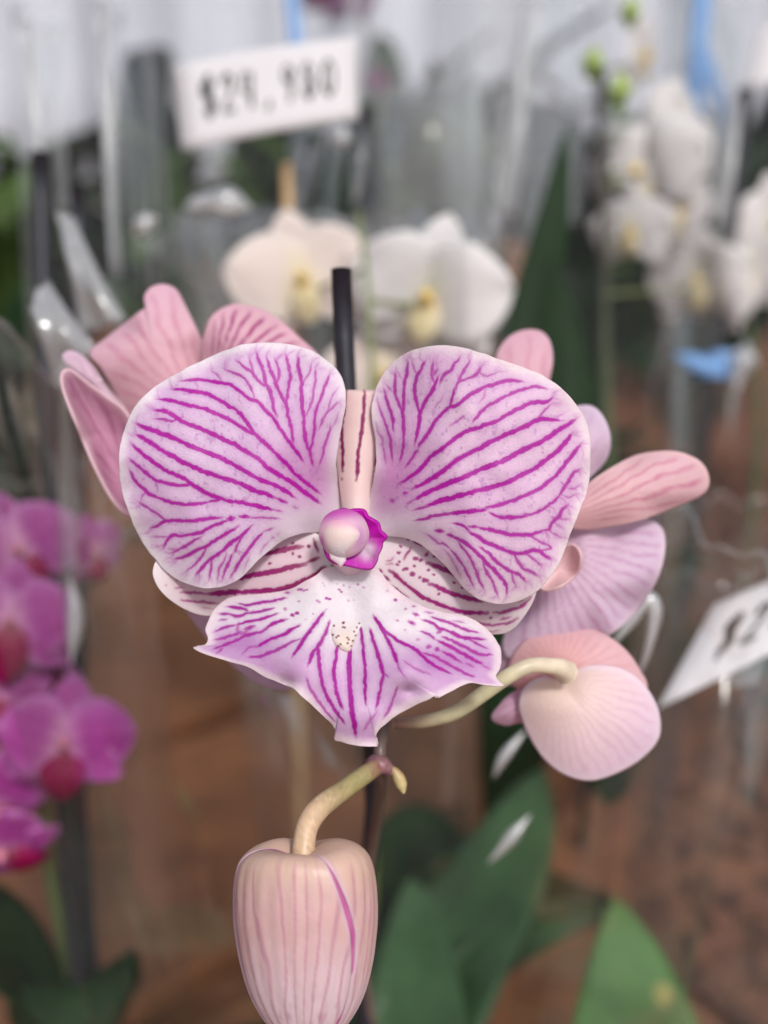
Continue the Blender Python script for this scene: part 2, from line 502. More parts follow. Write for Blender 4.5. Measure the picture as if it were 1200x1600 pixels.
LIP_VEINS = [
    ("a 1080 420 1000 440 900 460 800 470 720 490 640 500 560 480", 3.4, .9), ("a 440 520 520 530 600 540 650 560", 4.6, .9),
    ("a 940 540 850 560 760 580 690 595", 3.6, .9), ("a 350 600 450 605 530 630 620 605 690 580", 3.8, .85),
    ("a 980 605 900 630 800 665 700 680 620 700 540 730", 3.8, .9), ("a 310 680 420 660", 2.8, .6), ("a 290 800 360 770 440 750 480 740", 3.8, .8),
    ("a 1080 670 980 700 900 745", 4.8, .95), ("a 900 745 830 800 740 830 650 850 560 890 470 930 380 960 290 1000", 4.2, .8),
    ("a 290 900 360 885 440 860 520 840 560 820", 3.8, .75), ("a 620 780 740 740", 4.6, .8), ("a 540 740 540 800 600 830 650 800", 5, .45),
    ("a 1190 770 1100 840 1000 870 920 900 850 940 790 970", 4.6, .9), ("a 1190 920 1080 980 1000 1020 900 1060 820 1090 700 1100", 4, .75),
    ("a 290 1060 370 1000", 3, .6), ("a 600 1060 680 990 800 970", 3, .35), ("a 1090 350 1160 340", 2.6, .7),
    ("b 150 715 80 760 0 800", 4.6, .9), ("b 385 600 340 660 290 730 220 820 180 890 120 980", 4.8, .92), ("b 190 830 100 865 10 915", 3, .65),
    ("b 440 690 410 780 370 860 340 910 290 970 250 1060", 4.6, .85), ("b 400 790 370 860 340 910 345 1000 350 1100 d 320 350 370 470 430 560 480 630", 5, .85),
    ("b 515 900 505 1000 490 1100 d 405 260 420 360 440 450 470 520", 5, .95), ("b 640 950 635 1050 635 1190", 7.5, 1),
    ("d 530 180 525 240 530 300 535 400 545 480 550 550 570 640 580 720", 6.4, .95),
    ("b 745 740 760 850 775 1000 785 1100 d 655 330 655 420 655 490", 4.4, .9), ("b 835 760 870 870 910 990 940 1100 960 1180", 4.8, .92),
    ("d 800 260 785 330 760 440 740 520", 4.6, .85), ("d 800 260 840 290", 3, .6), ("d 900 370 870 450 840 530 800 590", 3.8, .6),
    ("d 200 310 230 390 280 470 350 560 410 620", 3.8, .6), ("d 740 560 690 630 650 690", 3, .4), ("d 700 580 650 690", 3, .3),
    ("b 880 640 930 720 970 790 1010 870 1050 960 1085 1050", 5.6, .95), ("d 900 180 930 240 960 280", 3.6, .5),
    ("b 960 755 1050 820 c 120 850 200 890 300 940 370 1010 430 1060 520 1110 600 1150", 4.8, .9), ("d 960 170 1050 230 1150 270", 2.8, .4),
    ("c 380 970 470 1000 560 1050 650 1100 740 1150 820 1180", 4.2, .75), ("c 360 770 410 790 460 830", 4, .8),
    ("c 380 660 450 685 510 730 600 760 680 800 760 825 850 825 920 835", 4.4, .9), ("c 460 630 540 660 620 685 700 720 780 750 860 770", 4, .85),
    ("c 640 660 760 680", 2.4, .4), ("c 800 840 870 880 940 915", 4, .8), ("c 560 820 640 850 700 880 780 920 850 960 920 985 990 980", 4.2, .8),
    ("c 500 780 540 740", 4, .7), ("c 520 860 600 900 680 940 750 980 820 1020 900 1060", 5, .9), ("c 400 910 430 905", 5, .7), ("c 480 925 510 940", 5, .85),
    ("c 560 960 640 1000 700 1040", 5.2, .85), ("c 760 1060 840 1100", 3, .5), ("c 910 1080 1000 1120", 3, .4), ("c 380 580 460 590", 2.6, .5),
    ("c 230 670 285 695", 4.4, .85), ("c 275 595 320 612", 4, .8),
]
LIP_DOTS = [("b", x, y, r, i) for x, y, r, i in [
    (165, 370, 2.2, .8), (185, 368, 2.2, .8), (215, 378, 2.2, .8), (238, 370, 2.2, .8), (20, 455, 2.4, .8), (165, 480, 2, .6), (335, 475, 2.2, .6), (352, 487, 2, .6),
    (420, 452, 2.4, .9), (445, 458, 2.4, .9), (35, 560, 2.4, .6), (105, 612, 3.4, .9), (150, 595, 3, .9), (295, 600, 1.8, .5), (10, 660, 2.8, .8), (230, 650, 1.6, .3),
    (415, 555, 1.6, .4), (540, 372, 2.2, .8), (560, 388, 2.2, .8), (585, 330, 2, .55), (520, 315, 1.6, .35), (640, 345, 1.8, .35), (715, 322, 2.2, .6), (770, 347, 2.2, .45),
    (625, 470, 2, .4), (680, 465, 1.6, .3), (385, 310, 1.8, .3), (400, 335, 1.8, .3), (1060, 470, 3, .85), (1160, 555, 2.6, .6), (1085, 665, 2.4, .5), (985, 380, 2.2, .3), (1195, 670, 3, .6), (1155, 750, 2.2, .4)]] + \
    [("c", 280, 530, 2.2, .7), ("c", 315, 840, 2.8, .4), ("a", 1095, 545, 2.6, .6), ("a", 1180, 615, 3.2, .9)]
CALLUS_DOTS = [("b", x, y, r, .95) for x, y, r in [(490, 640, 1.9), (552, 608, 2), (568, 602, 1.8), (580, 678, 2.4), (490, 705, 1.8), (572, 718, 1.6), (592, 724, 1.6),
    (695, 570, 2), (712, 552, 2), (730, 605, 1.6), (768, 608, 1.9), (730, 680, 1.4), (705, 725, 1.6), (680, 760, 1.5), (695, 795, 1.6), (668, 845, 1.6), (616, 818, 1.7), (628, 838, 1.7),
    (620, 870, 1.8), (514, 814, 1.7), (530, 800, 1.7), (480, 790, 1.8), (535, 898, 1.8), (555, 880, 1.8), (655, 895, 1.5)]]
LSEP_VEINS = [("e 770 203 850 185 920 170 1000 155 1040 150", 6.2, 1), ("e 1115 100 1145 185", 3.6, .95),
    ("e 560 362 635 350 720 335 800 320 900 300 980 280 1060 260", 6.6, 1), ("e 1075 250 1100 240 1145 222", 4.8, 1),
    ("e 220 450 300 450 400 460", 3.6, .8), ("e 400 460 480 455 560 450 650 447 740 440 830 435 920 425 1000 395 1060 365 1120 335 1190 285", 6.2, 1),
    ("e 220 500 300 510 400 515 480 520", 3.4, .75), ("e 180 420 240 420", 2.6, .5), ("e 360 550 440 560", 2.4, .4)]
LSEP_DOTS = [("e", 1080, 147, 3, 1), ("e", 975, 125, 2.6, .9), ("e", 975, 195, 2.4, .9), ("e", 1020, 215, 2.8, .95), ("e", 823, 260, 2.8, .95), ("e", 195, 370, 2.6, .3), ("e", 120, 402, 2.6, .3)]
RSEP_VEINS = [("f 290 165 260 215 240 250", 3.4, .95), ("f 110 262 140 258 160 238", 2.2, .8), ("f 110 285 160 282", 2.2, .8),
    ("f 405 280 440 290 490 308 540 325 590 350 650 375", 6, 1), ("f 420 425 460 440 510 465 570 490 640 510 700 525 750 535 800 550", 5.8, 1),
    ("f 130 325 180 365 240 420 300 465 360 510 430 545 510 580 590 605 660 625 740 630 840 632", 5.2, 1), ("f 880 630 960 625 1020 605 1080 590 1150 520", 4, .85),
    ("f 60 320 80 340", 4, .95), ("f 95 368 130 400", 4.4, .95), ("f 150 440 200 480 270 520", 3, .95), ("f 680 660 770 700 840 718 920 715 1000 700 1060 670", 3.2, .8),
    ("f 930 680 1010 660", 3, .75), ("f 780 740 860 765 930 755", 2.2, .6), ("f 390 222 412 200", 4.4, .95), ("f 310 125 345 138 380 155", 4.4, 1), ("f 1060 560 1100 540", 2.4, .4)]
RSEP_DOTS = [("f", x, y, r, .95) for x, y, r in [(215, 155, 2.2), (200, 205, 2.6), (312, 244, 3.2), (328, 246, 3.2), (358, 260, 3.4), (460, 225, 3), (415, 325, 2.4), (455, 360, 2.2), (310, 298, 2.8),
    (595, 415, 2.8), (238, 326, 3.2), (252, 318, 3.2), (300, 355, 4), (350, 380, 2.6), (385, 400, 4), (400, 404, 3.6), (485, 497, 2.2), (265, 110, 2.2), (190, 285, 2.6), (205, 265, 2), (655, 450, 2), (860, 670, 2.6)]]
DORSAL_VEINS = [("s 541 612 540 640 536 661 536 685 537 707 537 737", 4, 1), ("s 569 612 568 644 566 665 563 686 560 707 559 737 557 750", 4.4, 1), ("s 588 612 588 680 587 716 584 727", 4, .95)]
DORSAL_DOTS = [("s", 536, 748, 2, .8), ("s", 584, 737, 1.8, .7), ("s", 583, 743, 1.6, .5)]


def ink(u, v, veins, dots, soft=1.05, rough=1.0, seed=0, tails=0.0):
    """pigment coverage of traced vein lines and spots at the points (u, v)"""
    wu = u + rough * 2.6 * (fnoise(u / 5.5 + seed, v / 5.5, 2) - 0.5)
    wv = v + rough * 2.6 * (fnoise(u / 5.5 + 91 + seed, v / 5.5 + 40, 2) - 0.5)
    wob = 0.72 + 0.56 * fnoise(u / 6 + 11 + seed, v / 6 + 5, 2)
    cov = np.zeros_like(u)
    for spec, wd, inten in veins:
        if inten <= 0:
            continue
        p = parse(spec)
        if len(p) > 2:
            p = catmull(p, False, 3)
        tl = 0.0
        if tails and len(p) > 6:             # run each line out thinly at both ends
            a_, b_ = p[0] - p[2], p[-1] - p[-3]
            tl = tails
            p = np.vstack([p[0] + a_ / np.linalg.norm(a_) * tl, p, p[-1] + b_ / np.linalg.norm(b_) * tl])
        sl = np.concatenate([[0], np.cumsum(np.linalg.norm(np.diff(p, axis=0), axis=1))])
        tot = sl[-1]
        tp = min(14.0, tot * 0.4)
        for i in range(len(p) - 1):
            a, b = p[i], p[i + 1]
            lo = np.minimum(a, b) - 9; hi = np.maximum(a, b) + 9
            k = np.nonzero((u > lo[0]) & (u < hi[0]) & (v > lo[1]) & (v < hi[1]))[0]
            if not len(k):
                continue
            ab = b - a; L2 = ab @ ab + 1e-9
            t = np.clip(((wu[k] - a[0]) * ab[0] + (wv[k] - a[1]) * ab[1]) / L2, 0, 1)
            d = np.hypot(wu[k] - a[0] - t * ab[0], wv[k] - a[1] - t * ab[1])
            s = sl[i] + t * math.sqrt(L2)
            e = np.minimum(s, tot - s)
            hw = wd * 0.61 * (0.70 + 0.30 * np.clip((e - tl) / tp, 0, 1)) * wob[k]
            if tl:
                hw = hw * (0.45 + 0.55 * np.clip(e / tl, 0, 1))
            al = (0.25 + 0.75 * inten) * (0.72 + 0.28 * np.clip(e / (tp * 0.8), 0, 1)) * (1 - sstep(hw - soft, hw + soft, d)) * np.clip(hw / 1.5, 0.5, 1)
            if tl:
                al = al * (0.15 + 0.85 * np.clip(e / tl, 0, 1))
            cov[k] = np.maximum(cov[k], al)
    for z, x, y, r, inten in dots:
        o = ORG[z]
        cx, cy = o[0] + x / o[2], o[1] + y / o[2]
        k = np.nonzero((abs(u - cx) < 9) & (abs(v - cy) < 9))[0]
        d = np.hypot((wu[k] - cx) * 0.9, (wv[k] - cy) * 1.1)
        cov[k] = np.maximum(cov[k], inten * (1 - sstep(r - 1, r + 1, d)))
    return cov


def blob(u, v, cx, cy, rx, ry):
    return np.exp(-(((u - cx) / rx) ** 2 + ((v - cy) / ry) ** 2))


def radial(name, outline, center, nth, nr, depth, color, mat, parent, solid=0.0006, pw=1.0, spl=10, wav=0.0):
    """a petal: traced outline, real curvature from depth(u, v, s, theta)"""
    b = resample(catmull(outline, True, spl), nth, True)
    if wav:                                  # a live edge is never perfectly smooth
        i_ = np.arange(nth) * 1.0
        w_ = fnoise(i_ / 9, i_ * 0 + nth, 2) - fnoise(i_ / 9 + nth / 9.0, i_ * 0 + nth, 2) * 0 - 0.5
        w_ *= np.minimum(1, np.minimum(i_, nth - i_) / 12)
        b = b + (wav * 2.2 * w_)[:, None] * (b - np.asarray(center)) / np.linalg.norm(b - np.asarray(center), axis=1)[:, None]
    s = (np.linspace(0, 1, nr) ** pw)
    s[0] = 0.004
    c = np.asarray(center, float)
    uv = c + s[None, :, None] * (b - c)[:, None, :]
    u = uv[..., 0].ravel(); v = uv[..., 1].ravel()
    S = np.tile(s, nth)
    TH = np.arctan2(v - c[1], u - c[0])
    d = depth(u, v, S, TH)
    verts = P(u, v, d)
    # distance in pixels from the rim
    rim = np.repeat(np.linalg.norm(b - c, axis=1), nr) * (1 - S)
    col = color(u, v, S, rim)
    faces = grid_faces(nth, nr, True).tolist()
    faces.append([k * nr for k in range(nth)][::-1])
    return mk(name, verts, faces, mat, parent, np.clip(col, 0, 1), solid=solid)


def mixc(a, b, t):
    return a + (b - a) * np.asarray(t)[..., None]


# base point of the plant: below the frame, in its pot
BASE = P(600, 1900, 0.30)
plant = empty('striped_orchid', (BASE[0], BASE[1], 0.10))
tag(plant, 'pale pink orchid with magenta veined petals, its open flower facing the viewer', 'orchid')

# stem joint behind the open flower: mesh that carries the sepals and petals
flower = tube('flower', [P(548, 850, D0 + 0.002), P(552, 900, D0 + 0.012), P(565, 1020, D0 + 0.022), P(585, 1130, D0 + 0.022)], [0.0045, 0.003, 0.0022, 0.002], M_STEM, plant,
              col=lambda t, p: mixc(lin((222, 190, 205)), lin((190, 185, 130)), t))

VEIN = lin((182, 0, 164))
VEIN2 = lin((140, 0, 86))
LO = [(533, 792), (527, 753), (525, 720), (528, 697), (532, 672), (536, 650), (540, 633), (540, 613), (535, 593), (525, 577), (508, 562), (487, 548), (463, 541), (433, 537), (408, 536), (383, 538), (353, 548),
      (330, 558), (300, 571), (273, 586), (247, 602), (223, 622), (207, 643), (197, 667), (190, 688), (187, 712), (188, 745), (193, 773), (202, 800), (213, 828), (227, 853), (243, 874), (263, 895), (280, 907), (297, 914),
      (322, 919), (347, 916), (364, 910), (377, 902), (390, 889), (405, 873), (420, 860), (437, 847), (457, 837), (477, 832), (497, 831), (520, 826), (536, 812)]
RO = [(574, 790), (580, 765), (587, 735), (588, 705), (586, 680), (582, 655), (581, 637), (583, 623), (588, 606), (598, 587), (613, 568), (633, 553), (653, 545), (677, 541), (703, 541), (730, 545), (753, 552), (770, 558), (795, 567), (827, 578), (850, 588),
      (867, 599), (883, 613), (895, 627), (908, 645), (917, 664), (921, 684), (922, 708), (921, 735), (917, 765), (908, 790), (898, 815), (888, 840), (881, 862), (871, 884), (857, 904), (842, 920), (822, 934), (800, 942), (775, 943), (752, 937),
      (736, 928), (722, 915), (708, 897), (693, 880), (677, 865), (660, 852), (643, 843), (625, 838), (604, 837), (585, 832), (572, 812)]


def fringe(veins, outline):
    """fine forks that carry each vein on towards the rim"""
    rr = random.Random(4)
    b = resample(catmull(outline, True, 6), 300, True)
    out = list(veins)
    for spec, wd, inten in veins:
        if inten <= 0 or wd < 3:
            continue
        p = parse(spec)
        e = p[0] if np.hypot(*(p[0] - (548, 800))) > np.hypot(*(p[-1] - (548, 800))) else p[-1]
        q = b[np.argmin(np.linalg.norm(b - e, axis=1))]
        gap = np.linalg.norm(q - e)
        pv = p[1] if e is p[0] or np.allclose(e, p[0]) else p[-2]
        if np.dot(e - pv, q - e) < 0.35 * np.linalg.norm(e - pv) * gap:
            continue
        if gap > 60 or np.hypot(*(e - (548, 800))) < 120:
            continue
        a = math.atan2(q[1] - e[1], q[0] - e[0])
        for k in range(rr.choice((2, 3))):
            an = a + rr.uniform(-0.75, 0.75); L = min(gap * 0.75, rr.uniform(9, 20))
            m_ = (e[0] + L * .5 * math.cos(an), e[1] + L * .5 * math.sin(an))
            n_ = (e[0] + L * math.cos(an + .3), e[1] + L * math.sin(an + .3))
            out.append(('s %f %f %f %f %f %f' % (*e, *m_, *n_), rr.uniform(1.8, 3.0), rr.uniform(.1, .4)))
    return out


def petal_color(veins, side):
    def f(u, v, s, rim):
        m = sstep(0, 22, rim + 14 * (fnoise(u / 16, v / 16) - 0.5))
        if side == 'L':
            margin, field = lin((238, 228, 235)), lin((222, 188, 222))
            bl = blob(u, v, 492, 742, 62, 72) * 0.85
            wh = blob(u, v, 480, 815, 62, 32) + 0.8 * blob(u, v, 528, 730, 22, 80)
            low = sstep(780, 900, v) * 0.55
        else:
            margin, field = lin((240, 224, 230)), lin((228, 192, 222))
            bl = blob(u, v, 618, 742, 50, 62) * 0.85
            wh = blob(u, v, 625, 822, 62, 26) + 0.5 * blob(u, v, 584, 690, 12, 70)
            low = sstep(800, 930, v) * 0.5
        patch = 0.55 + 0.7 * fnoise(u / 40 + 3, v / 40 + 9)
        c = mixc(margin, field, np.clip(m * patch * (1 - low), 0, 1))
        # fine mottling of the skin between the veins
        c = c * (1 + 0.14 * (fnoise(u / 3.2, v / 3.2, 2) - 0.5))[:, None]
        bl = np.clip(bl, 0, 1) * (0.75 + 0.5 * fnoise(u / 9, v / 9))
        c = mixc(c, lin((203, 112, 186)), np.clip(bl, 0, 1) * 0.7)
        c = mixc(c, lin((236, 226, 232)), np.clip(wh, 0, 1) * 0.85)
        nn = fnoise(u / 5.5 + 50, v / 7 + 20, 2)
        c = mixc(c, lin((176, 92, 180)), sstep(0.66, 0.86, nn) * 0.42 * sstep(15, 40, rim) * (1 - np.clip(wh, 0, 1)))
        k = ink(u, v, veins, [], seed=0 if side == 'L' else 60, tails=13.0)
        edge = sstep(0, 26, rim)
        # colour bleeding softly round the veins towards the rim
        halo = ink(u, v, [(a, b_ + 5, i_ * .5) for a, b_, i_ in veins], [], soft=4.5, rough=1.5, seed=9)
        c = mixc(c, lin((196, 120, 196)), halo * 0.55)
        c = mixc(c, VEIN, np.clip(k * (0.5 + 0.5 * edge), 0, 1) * 0.97)
        return c
    return f


def left_depth(u, v, s, th):
    b = sstep(540, 380, u)                   # away from the base
    return D0 + 0.004 - 0.0065 * b + 0.0030 * s ** 3 + 0.0012 * np.sin(th * 3 + 0.6) * s ** 2 + 0.0025 * sstep(700, 930, v) * s + 0.0011 * (fnoise(u / 46, v / 46, 2) - .5) + 0.0005 * np.sin(th * 13) * s ** 6 + 0.0035 * blob(u, v, 533, 800, 50, 60)


def right_depth(u, v, s, th):
    b = sstep(575, 740, u)
    return D0 + 0.004 - 0.007 * b + 0.0030 * s ** 3 + 0.0012 * np.sin(th * 3 + 2.2) * s ** 2 + 0.0015 * sstep(720, 930, v) * s + 0.0011 * (fnoise(u / 46 + 7, v / 46, 2) - .5) + 0.0005 * np.sin(th * 11 + 1) * s ** 6 + 0.0035 * blob(u, v, 574, 800, 50, 60)


pl = radial('petal', LO, (372, 738), 620, 150, left_depth, petal_color(fringe(LEFT_VEINS, LO), 'L'), M_PETAL, flower, 0.00035, 0.9, wav=0.9)
pr = radial('petal', RO, (738, 748), 620, 150, right_depth, petal_color(fringe(RIGHT_VEINS, RO), 'R'), M_PETAL, flower, 0.00035, 0.9, wav=0.9)


# dorsal sepal: stands behind the petals and rolls back at the top
def dorsal():
    nt_, ns = 70, 110
    vv = np.linspace(815, 616, 80)
    path = [(v, D0 + 0.0075 + 0.002 * (815 - v) / 200) for v in vv]
    d = path[-1][1]
    for a in np.linspace(0.1, 2.2, 30):      # the roll: turns back over the top
        path.append((616 - 26 * math.sin(a) * 0.35 + 10 * (a / 2.2) ** 3 * 8 * 0.6, d + 0.010 * (1 - math.cos(a)) * 0.9))
    path = np.array(path)
    k = np.linspace(-1, 1, nt_)
    U = []; V = []; Dp = []
    for i, (v, dd) in enumerate(path):
        f = i / (len(path) - 1)
        hw = np.interp(f, [0, 0.35, 0.7, 0.9, 1], [16, 34, 40, 36, 14])
        cx = np.interp(v, [616, 815], [566, 556])
        U.append(cx + hw * k); V.append(np.full(nt_, v)); Dp.append(dd + 0.0025 * k ** 2)
    U = np.array(U).ravel(); V = np.array(V).ravel(); Dp = np.array(Dp).ravel()
    c = mixc(lin((244, 220, 214)), lin((238, 206, 206)), fnoise(U / 20, V / 30))
    c = mixc(c, lin((246, 228, 224)), sstep(760, 800, V))
    c = mixc(c, lin((140, 0, 96)), ink(U, V, DORSAL_VEINS, DORSAL_DOTS, seed=5))
    return mk('dorsal_sepal', P(U, V, Dp), grid_faces(len(path), nt_), M_PETAL, flower, c, solid=0.0007)


dorsal()

# lateral sepals, behind the petals and above the lip
LS = [(520, 868), (505, 842), (470, 828), (400, 836), (320, 848), (264, 866), (245, 876), (239, 890), (240, 902), (247, 917), (262, 934), (290, 952), (325, 961), (380, 956), (440, 945), (500, 915)]
RS = [(578, 866), (592, 842), (620, 832), (680, 838), (760, 868), (815, 898), (836, 916), (836, 931), (822, 958), (800, 983), (772, 990), (725, 982), (665, 960), (612, 925), (586, 892)]


def sep_color(veins, dots, base, seed):
    def f(u, v, s, rim):
        c = mixc(lin((240, 228, 232)), lin(base), sstep(2, 40, rim) * (0.6 + 0.5 * fnoise(u / 30, v / 20)))
        k = ink(u, v, veins, dots, seed=seed, rough=1.2)
        c = mixc(c, lin((205, 150, 178)), ink(u, v, [(a, b_ + 4, i_ * .4) for a, b_, i_ in veins], [], soft=4, seed=4) * 0.5)
        vc = mixc(lin((166, 0, 134)), VEIN2, np.exp(-(((u - 520) / 150) ** 2)))
        return c + (vc - c) * (k * 0.97)[:, None]
    return f


radial('lateral_sepal', LS, (385, 895), 420, 90, lambda u, v, s, th: D0 + 0.0085 + 0.003 * ((v - 895) / 60) ** 2 * 0.6 - 0.004 * sstep(330, 250, u) + 0.001 * np.sin(u / 40),
       sep_color(LSEP_VEINS, LSEP_DOTS, (226, 196, 208), 21), M_PETAL, flower, 0.0007)
radial('lateral_sepal', RS, (705, 908), 420, 90, lambda u, v, s, th: D0 + 0.0085 + 0.003 * ((v - 905) / 70) ** 2 * 0.6 - 0.004 * sstep(740, 830, u) + 0.001 * np.sin(u / 40),
       sep_color(RSEP_VEINS, RSEP_DOTS, (234, 216, 224), 33), M_PETAL, flower, 0.0007)

# the lip
LIP = [(540, 884), (507, 888), (497, 896), (482, 905), (459, 918), (440, 924), (420, 928), (399, 930), (375, 932), (357, 935), (345, 943), (333, 956), (325, 971), (320.5, 984), (325, 998), (322.5, 1006), (314, 1009), (303, 1011), (305, 1015), (317, 1021), (332, 1026),
       (353, 1032), (385, 1041), (413, 1056), (433, 1065), (446, 1071), (460, 1077), (480, 1096), (500, 1114), (517, 1128), (526, 1144), (523.5, 1155), (534, 1159), (548, 1163), (568, 1166.5), (588, 1166), (589, 1160), (587, 1150), (592, 1140), (606, 1127), (620, 1117), (652, 1100), (668, 1093), (680, 1087), (684, 1090),
       (690, 1088), (707, 1079), (723, 1071), (738, 1067), (760, 1071), (785, 1072), (781, 1066), (774, 1057), (780, 1045), (783, 1030), (782, 1015), (773, 998), (760, 983), (743, 970), (720, 961), (693, 957), (667, 950), (642, 938), (625, 927), (608, 912), (597, 898), (586, 885), (565, 884)]


def lip_depth(u, v, s, th):
    x = (u - 550) / 240
    d = D0 + 0.0055 - 0.0105 * sstep(880, 1080, v) + 0.006 * np.abs(x) ** 1.7 + 0.003 * sstep(1110, 1170, v)
    d += 0.0022 * np.exp(-((u - 548) / 36) ** 2) * sstep(900, 960, v) * (1 - sstep(1040, 1150, v))      # shallow middle channel
    d -= 0.0022 * (blob(u, v, 468, 1040, 34, 30) + blob(u, v, 640, 1050, 34, 34))
    d += 0.0016 * (blob(u, v, 448, 1068, 16, 12) + blob(u, v, 640, 1078, 18, 12))
    d += 0.0014 * s ** 4 * np.sin(th * 7 + 1) + 0.0009 * (fnoise(u / 40, v / 40, 2) - .5)
    return d


def lip_color(u, v, s, rim):
    c = np.tile(lin((236, 228, 234)), (len(u), 1))
    lilac = sstep(985, 1060, v + 0.10 * np.abs(u - 548)) * sstep(-4, 18, rim) * (0.6 + 0.6 * fnoise(u / 26, v / 26))
    c = mixc(c, lin((212, 160, 212)), np.clip(lilac, 0, 1) * 0.85)
    side = np.clip(blob(u, v, 380, 1006, 58, 26) + 0.8 * blob(u, v, 700, 1030, 60, 26), 0, 1) * sstep(-2, 14, rim)
    c = mixc(c, lin((182, 106, 186)), side * 0.75)
    c = mixc(c, lin((238, 218, 226)), (1 - sstep(2, 20, rim)) * 0.8)
    c = mixc(c, lin((150, 108, 150)), blob(u, v, 637, 1076, 9, 6) * 0.5)
    c = c * (1 + 0.09 * (fnoise(u / 4, v / 4, 2) - 0.5))[:, None]
    halo = ink(u, v, [(a, b_ + 5, i_ * .5) for a, b_, i_ in LIP_VEINS], [], soft=4.5, rough=1.5, seed=9)
    c = mixc(c, lin((190, 110, 192)), halo * 0.5)
    k = ink(u, v, LIP_VEINS, LIP_DOTS, soft=1.3, seed=12, tails=10.0)
    return mixc(c, lin((172, 0, 154)), np.clip(k * 1.08, 0, 1) * 0.97)


lip = radial('lip', LIP, (550, 1005), 760, 130, lip_depth, lip_color, M_PETAL, flower, 0.00045, 0.9, 8, wav=0.8)

CAL = [(518, 968), (516.5, 987), (520, 1002), (527, 1012), (537, 1018), (545, 1019), (551, 1012), (556, 1000), (563, 982), (571, 972), (562, 953), (540, 944), (523, 953)]


def cal_color(u, v, s, rim):
    c = mixc(lin((240, 232, 234)), lin((242, 226, 212)), blob(u, v, 538, 1004, 18, 20))
    return mixc(c, lin((110, 10, 60)), ink(u, v, [], CALLUS_DOTS, rough=0.7) * 0.95)


def cal_depth(u, v, s, th):
    base = lip_depth(u, v, np.full_like(s, 0.1), th)
    return base + 0.0002 - (0.0004 + 0.0020 * sstep(962, 1008, v)) * np.sqrt(np.clip(1 - s ** 2.4, 0, 1))


radial('callus', CAL, (540, 985), 160, 60, cal_depth, cal_color, M_PETAL, flower, 0.0)

# column: purple ragged collar, rounded head, pale pointed cap
COLL = [(520, 806), (533, 795), (545, 797), (556, 796), (569, 797), (574, 806), (583, 812), (592, 818), (595, 829), (604, 839), (598, 847), (596, 856), (590, 868), (588, 878), (581, 888), (566, 889), (548, 885), (535, 882), (519, 879), (510, 868), (505, 850), (508, 826)]


def coll_color(u, v, s, rim):
    c = np.tile(lin((200, 16, 182)), (len(u), 1))
    c = mixc(c, lin((232, 212, 228)), np.clip(blob(u, v, 574, 862, 14, 15) * 1.3, 0, 1))
    c = mixc(c, lin((206, 70, 190)), sstep(850, 890, v) * 0.4)
    return c * (1 + 0.2 * (fnoise(u / 5, v / 5) - .5))[:, None]


radial('column_wing', COLL, (555, 842), 240, 40, lambda u, v, s, th: D0 + 0.001 - 0.0018 * s ** 2 + 0.0002 * np.sin(th * 9) * s ** 3, coll_color, M_PETAL, flower, 0.0008)
HEAD = [(500, 822), (506, 809), (518, 799), (533, 795), (550, 797), (564, 805), (573, 818), (577, 834), (573, 850), (562, 862), (548, 870), (531, 872), (514, 866), (503, 852), (498, 836)]


def head_depth(u, v):
    q = ((u - 537) / 40) ** 2 + ((v - 834) / 39) ** 2
    return D0 - 0.0005 - 0.0042 * np.sqrt(np.clip(1 - q * 0.97, 0.0, 1))


def head_color(u, v, s, rim):
    c = mixc(lin((208, 92, 190)), lin((242, 214, 222)), sstep(798, 826, v + 0.15 * (u - 530)))
    c = mixc(c, lin((200, 130, 200)), blob(u, v, 560, 838, 14, 22) * 0.8)
    return mixc(c, lin((190, 40, 170)), blob(u, v, 503, 848, 8, 14) * 0.7)


radial('column', HEAD, (537, 834), 160, 50, lambda u, v, s, th: head_depth(u, v), head_color, M_PETAL, flower, 0.0)
CAPO = [(503, 832), (508, 818), (520, 812), (538, 812), (552, 818), (562, 830), (563, 838), (556, 850), (548, 860), (540, 868), (541, 875), (538, 880), (532, 886), (527, 881), (517, 874), (514, 866), (507, 852)]


def cap_color(u, v, s, rim):
    c = mixc(lin((246, 228, 222)), lin((242, 238, 240)), sstep(840, 864, v))
    c = mixc(c, lin((242, 214, 222)), 1 - sstep(1, 9, rim))
    return mixc(c, lin((236, 176, 208)), sstep(832, 814, v) * 0.8)


radial('anther_cap', CAPO, (532, 842), 160, 50, lambda u, v, s, th: np.minimum(head_depth(u, v), D0 - 0.0020) - 0.0006 * np.sqrt(np.clip(1 - s ** 4, 0, 1)) + 0.0002, cap_color, M_PETAL, flower, 0.0)

# ---------------------------------------------------------------- the hanging bud
DB = 0.180
KB = px(1, DB)
PROF = np.array([(12, 1346), (30, 1336), (55, 1330), (80, 1334), (98, 1349), (106, 1374), (109, 1405), (109, 1440), (105, 1475), (100, 1504), (88, 1548), (69, 1586), (46, 1612), (12, 1632)], float)
PROFS = resample(catmull(PROF, False, 8), 90)


